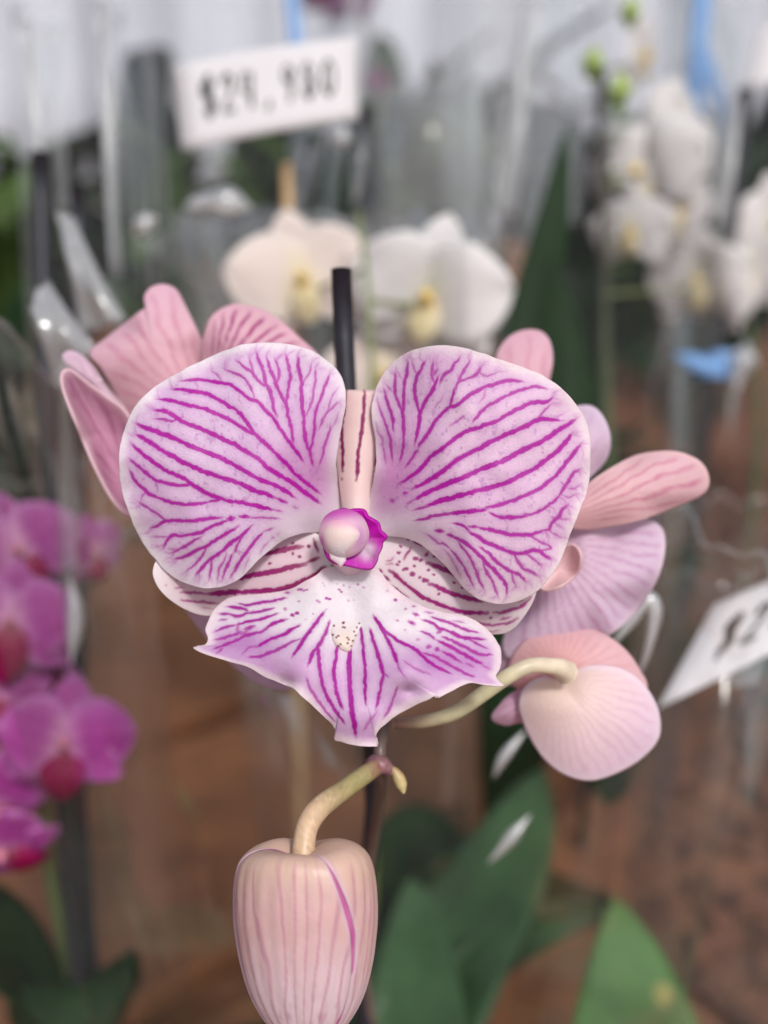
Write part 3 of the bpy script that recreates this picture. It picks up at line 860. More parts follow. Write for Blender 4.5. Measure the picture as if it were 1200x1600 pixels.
def bud_patch(name, f0, f1, scale, color, hump, bend=0.0, npz=90, t1=1.0, parent=None, lipside=0):
    nt_ = int(90 * t1)
    pr_ = PROFS[:nt_]
    t = np.linspace(0, t1, nt_)
    U, V, Dd, PH, TT = [], [], [], [], []
    k = np.linspace(0, 1, npz)
    for i in range(nt_):
        a, b = f0(t[i]), f1(t[i])
        ph = np.radians(a + (b - a) * k)
        hw, y = pr_[i]
        lift = hump * np.sin(np.pi * k) * sstep(0.55, 0.02, t[i])
        edge = (np.minimum(k, 1 - k) < 0.03) * 0.0
        lp = 0.022 * lipside * sstep(0.80, 1.0, k if lipside > 0 else 1 - k) * sstep(0.08, 0.3, t[i])
        r = hw * scale * (1 + abs(lp) + 0.018 * np.sin(np.pi * k) - 0.006 * np.cos(np.degrees(ph) * 2 * np.pi / 15) * sstep(0.1, 0.4, t[i]) + 0.02 * (fnoise(ph * 2.2 + hump, np.full_like(ph, t[i] * 4)) - .5)) - edge
        U.append(474 + r * np.sin(ph) + 7 * t[i] * 1.0)
        V.append(y + 13 * np.cos(ph) * sstep(0.5, 0.0, t[i]) * min(1, hw / 60) - lift)
        Dd.append(DB - KB * r * 0.86 * np.cos(ph))
        PH.append(ph); TT.append(np.full(npz, t[i]))
    U, V, Dd, PH, TT = [np.array(q).ravel() for q in (U, V, Dd, PH, TT)]
    return mk(name, P(U, V, Dd), grid_faces(nt_, npz), M_BUD, parent, color(PH, TT, np.tile(k, nt_), V), solid=0.0009)


def bud_color(ph, t, k, v, warm=0.0):
    deg = np.degrees(ph)
    c = mixc(lin((222, 190, 168)), lin((222, 184, 180)), sstep(1340, 1420, v))
    c = mixc(c, lin((232, 210, 216)), np.clip(sstep(1440, 1590, v + 60 * (fnoise(deg / 16, v / 50) - .5)) * (0.55 + 0.7 * fnoise(deg / 10, v / 24)), 0, 1))
    c = mixc(c, lin((196, 140, 168)), sstep(0.58, 0.75, fnoise(deg / 7 + 40, v / 16 + 3)) * sstep(1540, 1600, v) * 0.55)
    c = mixc(c, lin((218, 182, 160)), warm * 0.5)
    wob = 4 * np.sin(v / 60 + deg / 30) + 9 * (fnoise(deg / 20 + 5, v / 90) - .5) + 5 * np.sin(deg / 11)
    st = np.cos((deg + wob) * 2 * np.pi / 13.0) * 0.5 + 0.5
    line = sstep(0.80, 1.0, st) * sstep(1330, 1380, v) * (0.5 + 0.6 * fnoise(deg / 9, v / 22))
    c = mixc(c, lin((184, 112, 142)), np.clip(line, 0, 1) * 0.6)
    edge = sstep(0.05, 0.0, np.minimum(k, 1 - k))
    c = mixc(c, lin((220, 190, 205)), edge * 0.7)
    return c * np.array([0.80, 0.77, 0.80]) * (1 + 0.12 * (fnoise(deg / 3, v / 14) - .5))[:, None]


seam = lambda t: np.interp(t, [0, 0.12, 0.3, 0.5, 0.66, 0.8, 0.9, 1.0], [8, 14, 25, 38, 44, 46, 42, 30])
rvl = lambda t: np.interp(t, [0, 0.12, 0.3, 0.5, 0.64, 0.68, 0.8, 0.9, 1.0], [4, 13, 30, 47, 49, 46, 50, 54, 44])
bud = bud_patch('bud', lambda t: -180, lambda t: 180, 0.93, lambda ph, t, k, v: mixc(lin((156, 40, 116)), lin((196, 120, 168)), fnoise(np.degrees(ph) / 10, v / 30)), 0, parent=plant)
bud_patch('bud_sepal', lambda t: -80 + 6 * t, seam, 1.0, lambda ph, t, k, v: bud_color(ph, t, k, v), 2, parent=bud, lipside=1)
bud_patch('bud_sepal', rvl, lambda t: 168, 0.99, lambda ph, t, k, v: bud_color(ph, t, k, v, 0.25), 15, parent=bud)
bud_patch('bud_sepal', lambda t: -186, lambda t: -88 - 3 * t, 1.0, lambda ph, t, k, v: bud_color(ph, t, k, v, 0.2), 9, parent=bud)


def ped_color(t, p):
    n = fnoise(p[:, 0] * 900, p[:, 2] * 900)
    z = (p[:, 2] - p[:, 2].min()) / (np.ptp(p[:, 2]) + 1e-9)
    c = mixc(lin((198, 168, 138)), lin((150, 142, 94)), sstep(0.25, 0.7, 1 - t) * (0.6 + 0.6 * n))
    c = c * (0.72 + 0.5 * fnoise(p[:, 0] * 2600, p[:, 2] * 2600 + p[:, 1] * 900))[:, None]
    return mixc(c, lin((136, 84, 84)), np.clip(sstep(0.22, 0.0, t) * 0.8 + 0.35 * sstep(.55, .75, n) * sstep(.7, .2, t), 0, 1))


tube('pedicel', [P(592, 1196, 0.199), P(568, 1212, 0.195), P(535, 1236, 0.190), P(500, 1262, 0.184), P(481, 1290, 0.181), P(475, 1322, 0.179), P(474, 1352, 0.178)],
     [0.0017, 0.0019, 0.0019, 0.0021, 0.0022, 0.0021, 0.0023], M_STEM, bud, 20, 60, ped_color)

# flower spike running behind the open flower, down beside the stake
spike_col = lambda t, p: mixc(lin((96, 70, 74)), lin((104, 96, 84)), fnoise(p[:, 0] * 300, p[:, 2] * 300))
tube('stem', [P(640, 1000, 0.222), P(610, 1090, 0.211), P(596, 1150, 0.203), P(593, 1195, 0.200), P(594, 1250, 0.215), P(578, 1350, 0.245), P(568, 1500, 0.29), P(590, 1700, 0.31), np.array([BASE[0], BASE[1], 0.11])],
     [0.0013, 0.0014, 0.0014, 0.0016, 0.0017, 0.0019, 0.0022, 0.003], M_STEM, plant, 14, 80, spike_col)
tube('stem_node', [P(574, 1190, 0.201), P(588, 1193, 0.199), P(602, 1199, 0.199), P(611, 1208, 0.199)], [0.0006, 0.0019, 0.0020, 0.0009], M_STEM, plant, 12, 20, lambda t, p: mixc(lin((92, 56, 70)), lin((150, 110, 110)), fnoise(p[:, 0] * 900, p[:, 2] * 900)))
tube('small_bud', [P(606, 1198, 0.199), P(617, 1206, 0.199), P(625, 1220, 0.199), P(629, 1232, 0.199), P(631, 1239, 0.199)], [0.0005, 0.0009, 0.0013, 0.0012, 0.0003], M_STEM, plant, 14, 24,
     lambda t, p: mixc(lin((150, 120, 80)), lin((206, 190, 140)), t))

# ---------------------------------------------------------------- the other flowers of the spike


def stripe_color(base, tip, axis_from, axis_to, n=9, line=(196, 120, 150), amt=0.5, seed=0, margin=None):
    """pale petal with lines fanning from axis_from"""
    ax, ay = axis_from; bx, by = axis_to
    L = math.hypot(bx - ax, by - ay)
    a0 = math.atan2(by - ay, bx - ax)

    def f(u, v, s, rim):
        r = np.hypot(u - ax, v - ay) / L
        an = np.arctan2(v - ay, u - ax) - a0
        an = (an + np.pi) % (2 * np.pi) - np.pi
        c = mixc(lin(base), lin(tip), np.clip(r, 0, 1))
        if margin is not None:
            c = mixc(lin(margin), c, sstep(0, 14, rim))
        st = 0.5 + 0.5 * np.cos(an * n * 4 + 1.2 * (fnoise(u / 30 + seed, v / 30) - .5) * 4)
        ln = 0.8 * sstep(0.55, 1, st) * sstep(2, 22, rim) * sstep(0.1, 0.35, r) * (0.4 + 0.8 * fnoise(u / 8 + seed, v / 8))
        c = mixc(c, lin(line), np.clip(ln * amt, 0, 1)) * np.array([1.05, 1.04, 1.03])
        return c * (1 + 0.08 * (fnoise(u / 6, v / 6) - .5))[:, None]
    return f


def bowl(d, k=0.006, tu=0.0, tv=0.0, c=(0, 0), ripple=0.0012, f=3, ph=0):
    def g(u, v, s, th):
        return d + k * s ** 2 + tu * (u - c[0]) + tv * (v - c[1]) + ripple * np.sin(th * f + ph) * s ** 2
    return g


def petal2(name, outline, d, color, parent, k=0.006, tu=0.0, tv=0.0, ripple=0.0012, ph=0, f=3, center=None, n=160):
    o = np.array(outline, float)
    c = o.mean(0) if center is None else np.array(center, float)
    return radial(name, outline, c, n, 30, bowl(d, k, tu, tv, c, ripple, f, ph), color, M_FLOWER, parent, 0.0006)


# flower turned away to the right, behind the open one
f2 = tube('flower', [P(862, 815, 0.216), P(840, 850, 0.226), P(760, 960, 0.228), P(648, 1010, 0.222)], [0.0035, 0.0022, 0.0018, 0.0016], M_STEM, plant, col=lambda t, p: mixc(lin((228, 196, 196)), lin((196, 190, 150)), t))
pk = (232, 180, 190)
petal2('sepal', [(775, 560), (790, 532), (813, 518), (840, 517), (857, 531), (863, 560), (858, 592), (850, 640), (850, 700), (835, 720), (815, 700), (795, 640), (780, 600)], 0.224, stripe_color((229, 188, 196), (228, 189, 205), (840, 720), (822, 516), 9, (206, 130, 160), .5), f2, 0.004, tv=-0.00003)
petal2('petal', [(850, 760), (860, 690), (885, 645), (912, 634), (932, 640), (947, 662), (953, 690), (946, 718), (925, 742), (895, 770), (865, 785)], 0.214, stripe_color((224, 197, 212), (218, 197, 218), (860, 780), (950, 670), 7, (190, 140, 190), .4, margin=(226, 208, 226)), f2, 0.004)
petal2('sepal', [(862, 812), (880, 788), (905, 768), (935, 744), (985, 716), (1022, 707), (1060, 707), (1094, 722), (1107, 748), (1099, 770), (1060, 789), (1000, 812), (950, 822), (900, 826)], 0.207, stripe_color((234, 199, 201), (229, 195, 204), (862, 815), (1105, 748), 15, (206, 124, 156), .9, 3, (236, 204, 208)), f2, 0.004, tu=0.00002)
petal2('petal', [(850, 835), (900, 822), (950, 824), (1005, 812), (1032, 824), (1039, 852), (1031, 893), (1012, 930), (985, 965), (955, 990), (930, 1004), (880, 1012), (830, 1022), (800, 1032), (785, 1010), (800, 960), (825, 900)], 0.211, stripe_color((224, 197, 214), (221, 200, 221), (850, 838), (1000, 960), 13, (186, 120, 176), .7, 7, (230, 212, 226)), f2, 0.006, ripple=0.0026, f=5)
petal2('lip', [(840, 905), (850, 880), (872, 858), (895, 850), (908, 866), (905, 890), (890, 908), (868, 920), (848, 922)], 0.203, stripe_color((235, 209, 211), (234, 203, 208), (850, 900), (905, 860), 8, (220, 160, 170), .4), f2, -0.004)

# flower seen from behind on its long curved stalk, lower right
f3 = tube('flower', [P(616, 1130, 0.203), P(660, 1128, 0.2015), P(710, 1114, 0.199), P(755, 1084, 0.197), P(795, 1056, 0.196), P(830, 1040, 0.1965), P(870, 1042, 0.199), P(884, 1050, 0.203)],
          [0.0012, 0.0014, 0.0015, 0.0016, 0.0016, 0.0016, 0.0017, 0.0026], M_STEM, plant, 20, 70,
          lambda t, p: mixc(mixc(lin((128, 96, 84)), lin((186, 180, 146)), sstep(0.0, 0.35, t)), lin((216, 200, 178)), sstep(0.5, 0.9, t)) * (0.8 + 0.4 * fnoise(p[:, 0] * 500, p[:, 2] * 500))[:, None])
petal2('sepal', [(872, 1062), (905, 1044), (940, 1040), (975, 1047), (1004, 1068), (1024, 1100), (1031, 1130), (1026, 1158), (1000, 1186), (962, 1208), (922, 1219), (885, 1211), (855, 1190), (834, 1162), (818, 1128), (811, 1098), (822, 1072), (848, 1058)], 0.203,
       stripe_color((240, 222, 206), (238, 216, 234), (868, 1062), (960, 1210), 13, (206, 150, 190), .32, 2, (240, 226, 236)), f3, 0.006, f=2, ph=1)
petal2('sepal', [(795, 1062), (800, 1028), (822, 1000), (852, 986), (890, 979), (928, 985), (960, 1002), (982, 1022), (998, 1046), (1010, 1075), (980, 1100), (930, 1092), (880, 1080), (830, 1085)], 0.208,
       stripe_color((227, 176, 173), (234, 198, 204), (872, 1058), (900, 980), 9, (206, 120, 140), .35, 5), f3, 0.007)
petal2('petal', [(769, 1122), (782, 1100), (800, 1084), (825, 1074), (850, 1085), (852, 1112), (838, 1130), (812, 1128), (790, 1132)], 0.212, stripe_color((218, 176, 201), (224, 191, 212), (850, 1090), (770, 1125), 8, (176, 90, 156), .5), f3, 0.003)
petal2('petal', [(880, 1000), (840, 985), (810, 960), (800, 985), (782, 1010), (775, 1040), (790, 1070), (830, 1060)], 0.216, stripe_color((219, 191, 212), (222, 199, 218), (850, 1050), (800, 960), 8, (186, 130, 176), .4), f3, 0.003)

# flower on the left, seen from behind
f4 = tube('flower', [P(300, 640, 0.214), P(340, 700, 0.222), P(440, 860, 0.226), P(560, 1040, 0.222)], [0.004, 0.0024, 0.0018, 0.0016], M_STEM, plant, col=lambda t, p: mixc(lin((228, 176, 186)), lin((190, 180, 140)), t))
petal2('petal', [(140, 552), (165, 530), (192, 509), (216, 490), (228, 480), (226, 464), (236, 450), (254, 445), (274, 452), (288, 476), (303, 506), (316, 535), (322, 570), (318, 610), (290, 650), (240, 670), (200, 650), (178, 610), (158, 575)], 0.224,
       stripe_color((232, 188, 193), (228, 192, 208), (310, 650), (180, 510), 9, (206, 130, 164), .7, 1, (228, 190, 206)), f4, 0.005, ripple=0.002, f=4)
petal2('petal', [(316, 552), (320, 520), (332, 494), (358, 478), (385, 478), (412, 486), (440, 504), (470, 530), (500, 560), (515, 600), (470, 640), (400, 650), (340, 630), (318, 590)], 0.219,
       stripe_color((227, 184, 198), (228, 191, 205), (330, 600), (480, 500), 10, (172, 52, 128), 1.4, 4, (232, 190, 206)), f4, 0.005, ripple=0.002)
petal2('sepal', [(98, 560), (106, 549), (122, 553), (142, 570), (158, 592), (172, 612), (195, 640), (205, 670), (180, 650), (150, 612), (120, 582)], 0.219, stripe_color((227, 203, 212), (218, 193, 211), (200, 660), (100, 550), 5, (180, 110, 160), .4), f4, 0.002)
petal2('petal', [(95, 590), (99, 579), (110, 577), (135, 596), (165, 618), (196, 642), (212, 680), (214, 750), (222, 800), (205, 808), (180, 788), (150, 735), (120, 665), (100, 615)], 0.216,
       stripe_color((205, 147, 178), (208, 164, 186), (215, 790), (100, 580), 9, (150, 30, 110), .6, 6, (236, 206, 216)), f4, -0.006, tu=0.00006)
petal2('sepal', [(235, 860), (205, 790), (190, 760), (230, 740), (300, 800), (340, 900), (380, 990), (455, 1060), (447, 1078), (400, 1066), (350, 1026), (300, 965)], 0.218, stripe_color((212, 176, 196), (211, 182, 205), (250, 760), (440, 1075), 6, (170, 90, 150), .4), f4, 0.003)

# ---------------------------------------------------------------- leaves
LEAFN = 0


def leaf(parent, pts, width, mat, fold=0.25, n=26, name='leaf', tipw=0.0, side=None, point=4.0):
    """strap leaf along a world path"""
    c = resample(catmull(np.array(pts)), n)
    tg = np.gradient(c, axis=0); tg /= np.linalg.norm(tg, axis=1)[:, None]
    k = np.linspace(-1, 1, 11)
    V = []
    for i in range(n):
        t = i / (n - 1)
        wd = width * (0.35 + 0.65 * math.sin(min(1, t / 0.45) * math.pi / 2)) * (1 - t ** point * (1 - tipw)) ** 0.8 if t < 1 else width * tipw
        sd = np.cross(tg[i], np.array([0, 0, 1.])) if side is None else np.asarray(side, float)
        sd = sd - tg[i] * (sd @ tg[i]); sd /= np.linalg.norm(sd)
        nm = np.cross(sd, tg[i])
        V.append(c[i] + (k * wd / 2)[:, None] * sd + (fold * wd / 2 * (np.abs(k) ** 1.3))[:, None] * nm * (1 if nm[2] > 0 else -1) + (0.015 * width * np.sin(t * 9 + k * 2))[:, None] * nm)
    return mk(name, np.array(V).reshape(-1, 3), grid_faces(n, 11), mat, parent, solid=0.0018)


def leaf_material_spotted():
    m, nt, b, out = newmat('spotted_leaf')
    n = noise_node(nt, 40, 5, 0.6, stretch=(1, 1, .25))
    n2 = noise_node(nt, 30, 1, 0.4)
    rp = nt.nodes.new('ShaderNodeValToRGB')
    for e, (p, c) in zip(rp.color_ramp.elements, ((0.3, (56, 94, 46)), (0.7, (80, 120, 60)))):
        e.position = p; e.color = (*lin(c), 1)
    nt.links.new(n.outputs['Fac'], rp.inputs[0])
    r2 = nt.nodes.new('ShaderNodeValToRGB')
    r2.color_ramp.elements[0].position = 0.56; r2.color_ramp.elements[1].position = 0.64
    nt.links.new(n2.outputs['Fac'], r2.inputs[0])
    mx = nt.nodes.new('ShaderNodeMix'); mx.data_type = 'RGBA'
    nt.links.new(r2.outputs[0], mx.inputs[0])
    nt.links.new(rp.outputs[0], mx.inputs[6]); mx.inputs[7].default_value = (*lin((190, 170, 100)), 1)
    nt.links.new(mx.outputs[2], b.inputs['Base Color'])
    b.inputs['Roughness'].default_value = 0.55
    b.inputs['Specular IOR Level'].default_value = 0.25
    bump(nt, b, n.outputs['Fac'], 0.5, 0.0005)
    return m


M_LEAF_S = leaf_material_spotted()
PB = np.array([BASE[0], BASE[1], 0.11])
leaf(plant, [PB, P(600, 1700, 0.40), P(700, 1500, 0.44), P(790, 1350, 0.47), P(850, 1200, 0.50)], 0.068, M_LEAF, 0.15, side=RIGHT + 0.35 * UP)
leaf(plant, [PB, P(640, 1650, 0.42), P(760, 1490, 0.45), P(870, 1435, 0.47), P(955, 1425, 0.48)], 0.042, M_LEAF, 0.2, side=RIGHT * .4 + UP)
leaf(plant, [PB, P(640, 1700, 0.37), P(650, 1520, 0.42), P(645, 1370, 0.46)], 0.045, M_LEAF, 0.2, side=RIGHT)
leaf(plant, [PB, P(520, 1760, 0.36), P(420, 1680, 0.40), P(300, 1640, 0.43)], 0.06, M_LEAF_D, 0.2)

# ---------------------------------------------------------------- stakes
def stake(label, pts, r, group=None, mat=None):
    o = tube('support_stake', pts, r, mat or M_STAKE, None, 14, 30)
    return tag(o, label, 'stake', group)


stake('black plastic stake rising between the two striped petals', [P(533, 421, 0.222), P(541, 610, 0.223), P(560, 900, 0.228), P(584, 1240, 0.250), P(570, 1400, 0.275), P(565, 1560, 0.30), P(590, 1750, 0.31), np.array([BASE[0] - 0.01, BASE[1] + 0.01, 0.0])], 0.0024)

# ---------------------------------------------------------------- background plants


def frame_of(facing, roll=0.0):
    n = np.asarray(facing, float); n /= np.linalg.norm(n)
    x = np.cross(np.array([0, 0, 1.]), n); x /= np.linalg.norm(x)
    y = np.cross(n, x)
    c, s = math.cos(roll), math.sin(roll)
    return x * c + y * s, -x * s + y * c, n


def lobe(name, parent, O, X, Y, N, ang, length, width, pal, cup=0.15, shape=1.0, z0=0.0, seed=0, nt_=22, nw=11):
    """one petal of a flower: grows from the centre O in direction ang in the X-Y plane"""
    dx, dy = math.cos(ang), math.sin(ang)
    A = X * dx + Y * dy
    B = -X * dy + Y * dx
    V, C = [], []
    k = np.linspace(-1, 1, nw)
    for i in range(nt_):
        t = i / (nt_ - 1)
        wd = width / 2 * (math.sin(math.pi * (0.08 + 0.92 * t) ** shape) ** 0.62 if t < 1 else 0.02) + 0.06 * width * (1 - t)
        zz = z0 + length * (cup * (t - 0.5) ** 2 * -2.0 + 0.06 * math.sin(seed + 5 * t))
        V.append(O + A * (length * t) + (k * wd)[:, None] * B + (zz - cup * 0.7 * wd * k ** 2 + 0.03 * width * np.sin(k * 4 + seed) * t)[:, None] * N)
        base, mid, edge, line = pal
        c = mixc(lin(base), lin(mid), np.full(nw, sstep(0.0, 0.35, t)))
        e = np.maximum(np.abs(k) ** 4, t ** 8)
        c = mixc(c, lin(edge), e)
        c = mixc(c, lin(line), 0.35 * (0.5 + 0.5 * np.cos(k * 16)) ** 3 * (1 - e))
        C.append(c)
    return mk(name, np.array(V).reshape(-1, 3), grid_faces(nt_, nw), M_FLOWER, parent, np.array(C).reshape(-1, 3), solid=0.0008)


WHITE = ((236, 234, 214), (238, 234, 234), (242, 240, 240), (226, 220, 222))
PALE = ((240, 228, 190), (240, 228, 222), (244, 236, 232), (232, 214, 206))
MAGENTA = ((230, 172, 210), (176, 72, 156), (204, 132, 196), (146, 40, 132))
PURPLE = ((170, 80, 140), (122, 40, 96), (140, 60, 110), (100, 20, 80))


def bloom(plant_, at, size, pal, lip_pal, facing=None, roll=0.0, stalk=None, seed=0, stalk_col=(120, 128, 80), lipl=0.55):
    """a whole orchid flower: two broad petals, three sepals, lip and column"""
    if facing is None:
        facing = CAM - at
    X, Y, N = frame_of(facing, roll)
    pts = [at - N * 0.002, at - N * size * 0.35 - np.array([0, 0, size * 0.1])]
    pts.append(stalk if stalk is not None else pts[-1] - np.array([0, 0, size * 0.5]))
    fl = tube('flower', pts, [size * 0.07, size * 0.035, size * 0.03], M_STEM, plant_, 10, 14, lambda t, p: mixc(lin(pal[0]), lin(stalk_col), sstep(0, .4, t)))
    for a, L, W, z, nm in ((90, 0.98, 0.62, -0.003, 'sepal'), (214, 0.95, 0.58, -0.003, 'sepal'), (326, 0.95, 0.58, -0.003, 'sepal'), (15, 1.0, 1.12, 0.0, 'petal'), (165, 1.0, 1.12, 0.0, 'petal')):
        lobe(nm, fl, at, X, Y, N, R(a + random.uniform(-5, 5)), size * L, size * W, pal, random.uniform(0.08, 0.25), 0.9 if nm == 'petal' else 1.0, z * size / 0.03, seed + a)
    lobe('lip', fl, at, X, Y, N, R(270), size * lipl, size * lipl * 0.7, lip_pal, 0.5, 1.1, size * 0.10, seed)
    h = at + N * size * 0.22
    tube('column', [at, at + N * size * 0.14 + Y * size * 0.03, h], [size * 0.07, size * 0.09, size * 0.03], M_STEM, fl, 10, 10, lambda t, p: np.tile(lin(lip_pal[0]), (len(t), 1)))
    return fl


YLIP = ((228, 196, 110), (238, 228, 190), (240, 236, 226), (226, 190, 120))
RLIP = ((196, 120, 140), (150, 6, 78), (160, 26, 100), (120, 0, 60))


def ground_under(p, z=0.0):
    return np.array([p[0], p[1], z])


# white orchid right behind the open flower
c0 = P(575, 700, 0.40)
wo = empty('white_orchid', ground_under(c0))
tag(wo, 'creamy white orchid with two pale blooms just above the striped flower', 'orchid')
stem_pts = [P(560, 330, 0.41), P(572, 420, 0.405), P(580, 560, 0.40), P(585, 760, 0.40), P(585, 1000, 0.42), ground_under(c0, 0.10)]
tube('stem', stem_pts, [0.001, 0.0016, 0.002, 0.0024, 0.003], M_STEM, wo, 10, 50, lambda t, p: np.tile(lin((112, 124, 70)), (len(t), 1)))
bloom(wo, P(472, 440, 0.43), px(122, 0.43), PALE, YLIP, facing=(0.15, -1, 0.35), roll=R(8), stalk=P(572, 420, 0.405), seed=1)
bloom(wo, P(668, 466, 0.42), px(134, 0.42), WHITE, YLIP, facing=(-0.25, -1, 0.15), roll=R(-8), stalk=P(575, 470, 0.405), seed=3)
bloom(wo, P(600, 590, 0.44), px(100, 0.44), PALE, YLIP, facing=(0.1, -1, 0.3), roll=R(4), stalk=P(580, 600, 0.40), seed=6)
for dx, tz in ((0.11, 0.04), (0.05, 0.08)):
    b = ground_under(c0, 0.06)
    leaf(wo, [b, b + np.array([dx * 0.5, 0.02, tz]), b + np.array([dx * 1.3, 0.03, tz * 0.6])], 0.055, M_LEAF_D, 0.25)

# white orchid on the right, with green buds at its tip
c1 = P(985, 700, 0.56)
wr = empty('white_orchid', ground_under(c1))
tag(wr, 'tall white orchid with green buds at the top of its spike, on the right', 'orchid')
sp = [P(928, 95, 0.54), P(934, 150, 0.54), P(938, 240, 0.545), P(944, 400, 0.55), P(946, 620, 0.56), P(960, 900, 0.58), ground_under(c1, 0.1)]
tube('stem', sp, [0.0014, 0.0024, 0.0028, 0.003, 0.003], M_STEM, wr, 10, 60, lambda t, p: mixc(lin((62, 56, 48)), lin((88, 104, 70)), sstep(.2, .5, t)))
for (x, y, r_) in ((926, 100, 20), (968, 143, 22), (985, 20, 18)):
    p = P(x, y, 0.535)
    tube('bud', [p + np.array([0, 0, -px(r_ * 1.2, .535)]), p, p + np.array([0, -0.002, px(r_ * 1.3, .535)])], [0.002, px(r_, .535), 0.001], M_STEM, wr, 12, 16, lambda t, p: mixc(lin((130, 160, 70)), lin((176, 194, 110)), t))
for i, (x, y, d, s, fx, ro) in enumerate(((1000, 270, 0.56, 108, -1.1, 10), (1062, 195, 0.57, 82, 0.9, -20), (985, 362, 0.55, 72, -0.7, 5), (1060, 320, 0.58, 104, 0.9, -12), (1005, 90, 0.60, 74, 1.6, 30), (1090, 440, 0.60, 84, -0.8, 8), (1040, 250, 0.56, 90, 0.1, 20))):
    at = P(x, y, d)
    bloom(wr, at, px(s, d), WHITE, YLIP, facing=(fx, -1, 0.1), roll=R(ro), stalk=P(940, y + 20, 0.55), seed=10 + i)
for dx, dy_, tz in ((-0.09, -0.02, 0.10), (0.10, -0.03, 0.08), (-0.02, -0.09, 0.07), (0.06, 0.05, 0.12)):
    b = ground_under(c1, 0.10)
    leaf(wr, [b, b + np.array([dx * 0.5, dy_ * .5, tz]), b + np.array([dx * 1.5, dy_ * 1.5, tz * 0.9])], 0.06, M_LEAF_D, 0.25)

c2 = P(1190, 720, 0.66)
w2 = empty('white_orchid', ground_under(c2))
tag(w2, 'white orchid cut by the right edge, beside a leaning black stake', 'orchid')
tube('stem', [P(1150, 330, 0.64), P(1165, 450, 0.645), P(1185, 700, 0.66), ground_under(c2, 0.1)], [0.0016, 0.0026, 0.003], M_STEM, w2, 10, 40, lambda t, p: np.tile(lin((92, 104, 70)), (len(t), 1)))
for i, (x, y, s, fx, ro) in enumerate(((1165, 425, 84, -0.3, 0), (1215, 350, 80, 0.2, 15), (1120, 470, 60, -0.8, -10))):
    bloom(w2, P(x, y, 0.62), px(s, 0.62), WHITE, YLIP, facing=(fx, -1, 0.1), roll=R(ro), stalk=P(1168, y + 20, 0.645), seed=20 + i)

# magenta orchid at the left edge
c3 = P(40, 1000, 0.37)
mo = empty('magenta_orchid', ground_under(c3))
tag(mo, 'bright magenta orchid with crimson lips at the left edge', 'orchid')
tube('stem', [P(30, 790, 0.345), P(60, 900, 0.35), P(80, 1050, 0.352), P(70, 1300, 0.37), ground_under(c3, 0.1)], [0.0012, 0.002, 0.0025, 0.003], M_STEM, mo, 10, 50, lambda t, p: np.tile(lin((84, 100, 64)), (len(t), 1)))
for i, (x, y, d, s, fx, fz, ro) in enumerate(((100, 1162, 0.325, 108, 0.15, 0.35, -6), (28, 860, 0.335, 100, 0.6, 0.4, 10), (14, 975, 0.325, 108, 0.4, 0.6, -14), (70, 1030, 0.35, 84, -0.9, 0.1, 20), (-14, 1270, 0.33, 112, 0.9, 0.2, 30), (150, 862, 0.39, 62, 1.6, 0.2, 0), (-10, 1090, 0.33, 100, 0.5, 0.3, 12), (5, 1330, 0.335, 90, 0.2, -0.3, 50))):
    bloom(mo, P(x, y, d), px(s, d), MAGENTA, RLIP, facing=(fx, -1, fz), roll=R(ro), stalk=P(66, min(1290, y + 60), 0.356), seed=30 + i, stalk_col=(140, 80, 110), lipl=0.85)
for dx, dy_, tz in ((0.015, -0.03, 0.06), (-0.08, -0.02, 0.08)):
    b = ground_under(c3, 0.08)
    leaf(mo, [b, b + np.array([dx * 0.5, dy_ * .5, tz]), b + np.array([dx * 1.3, dy_ * 1.3, tz * 0.8])], 0.06, M_LEAF_D, 0.25)

# dark purple orchid far behind the left price card
c4 = P(560, 300, 1.0)
po = empty('purple_orchid', ground_under(c4))
tag(po, 'dark purple orchid bloom peeking above the price card', 'orchid')
tube('stem', [P(535, -60, 0.98), P(575, 60, 0.98), P(580, 200, 0.99), P(575, 300, 1.0), ground_under(c4, 0.1)], [0.002, 0.003, 0.004], M_STEM, po, 10, 40, lambda t, p: np.tile(lin((80, 60, 60)), (len(t), 1)))
for i, (x, y, s, fx) in enumerate(((545, 2, 46, 0.2), (500, -8, 40, -0.4), (590, 130, 24, 0.4))):
    bloom(po, P(x, y, 0.96), px(s, 0.96), PURPLE, PURPLE, facing=(fx, -1, 0), stalk=P(575, y + 40, 0.98), seed=40 + i)

# leafy pot plants standing behind


def leafy(label, x, y, d, hh, n, mat, wd, spread=0.5, group='leafy plants behind the orchids'):
    g = P(x, y, d)
    top = g[2]
    e = empty('leafy_plant', ground_under(g))
    tag(e, label, 'plant', group)
    rr = random.Random(int(x * 7 + y))
    tube('stem', [ground_under(g), ground_under(g, hh * .5), ground_under(g, hh * .9)], [0.006, 0.004, 0.002], mat, e, 8, 12)
    for k in range(n):
        a = rr.uniform(0, 2 * math.pi)
        z0 = hh * rr.uniform(0.1, 0.7)
        L = hh * rr.uniform(0.35, 0.7)
        o = np.array([math.cos(a), math.sin(a), 0]) * L * spread * rr.uniform(0.6, 1.3)
        b = ground_under(g, z0)
        leaf(e, [b, b + o * 0.45 + np.array([0, 0, L * 0.5]), b + o + np.array([0, 0, L * rr.uniform(0.35, 0.8)])], wd * rr.uniform(0.7, 1.2), mat, 0.3, 12)
    return e


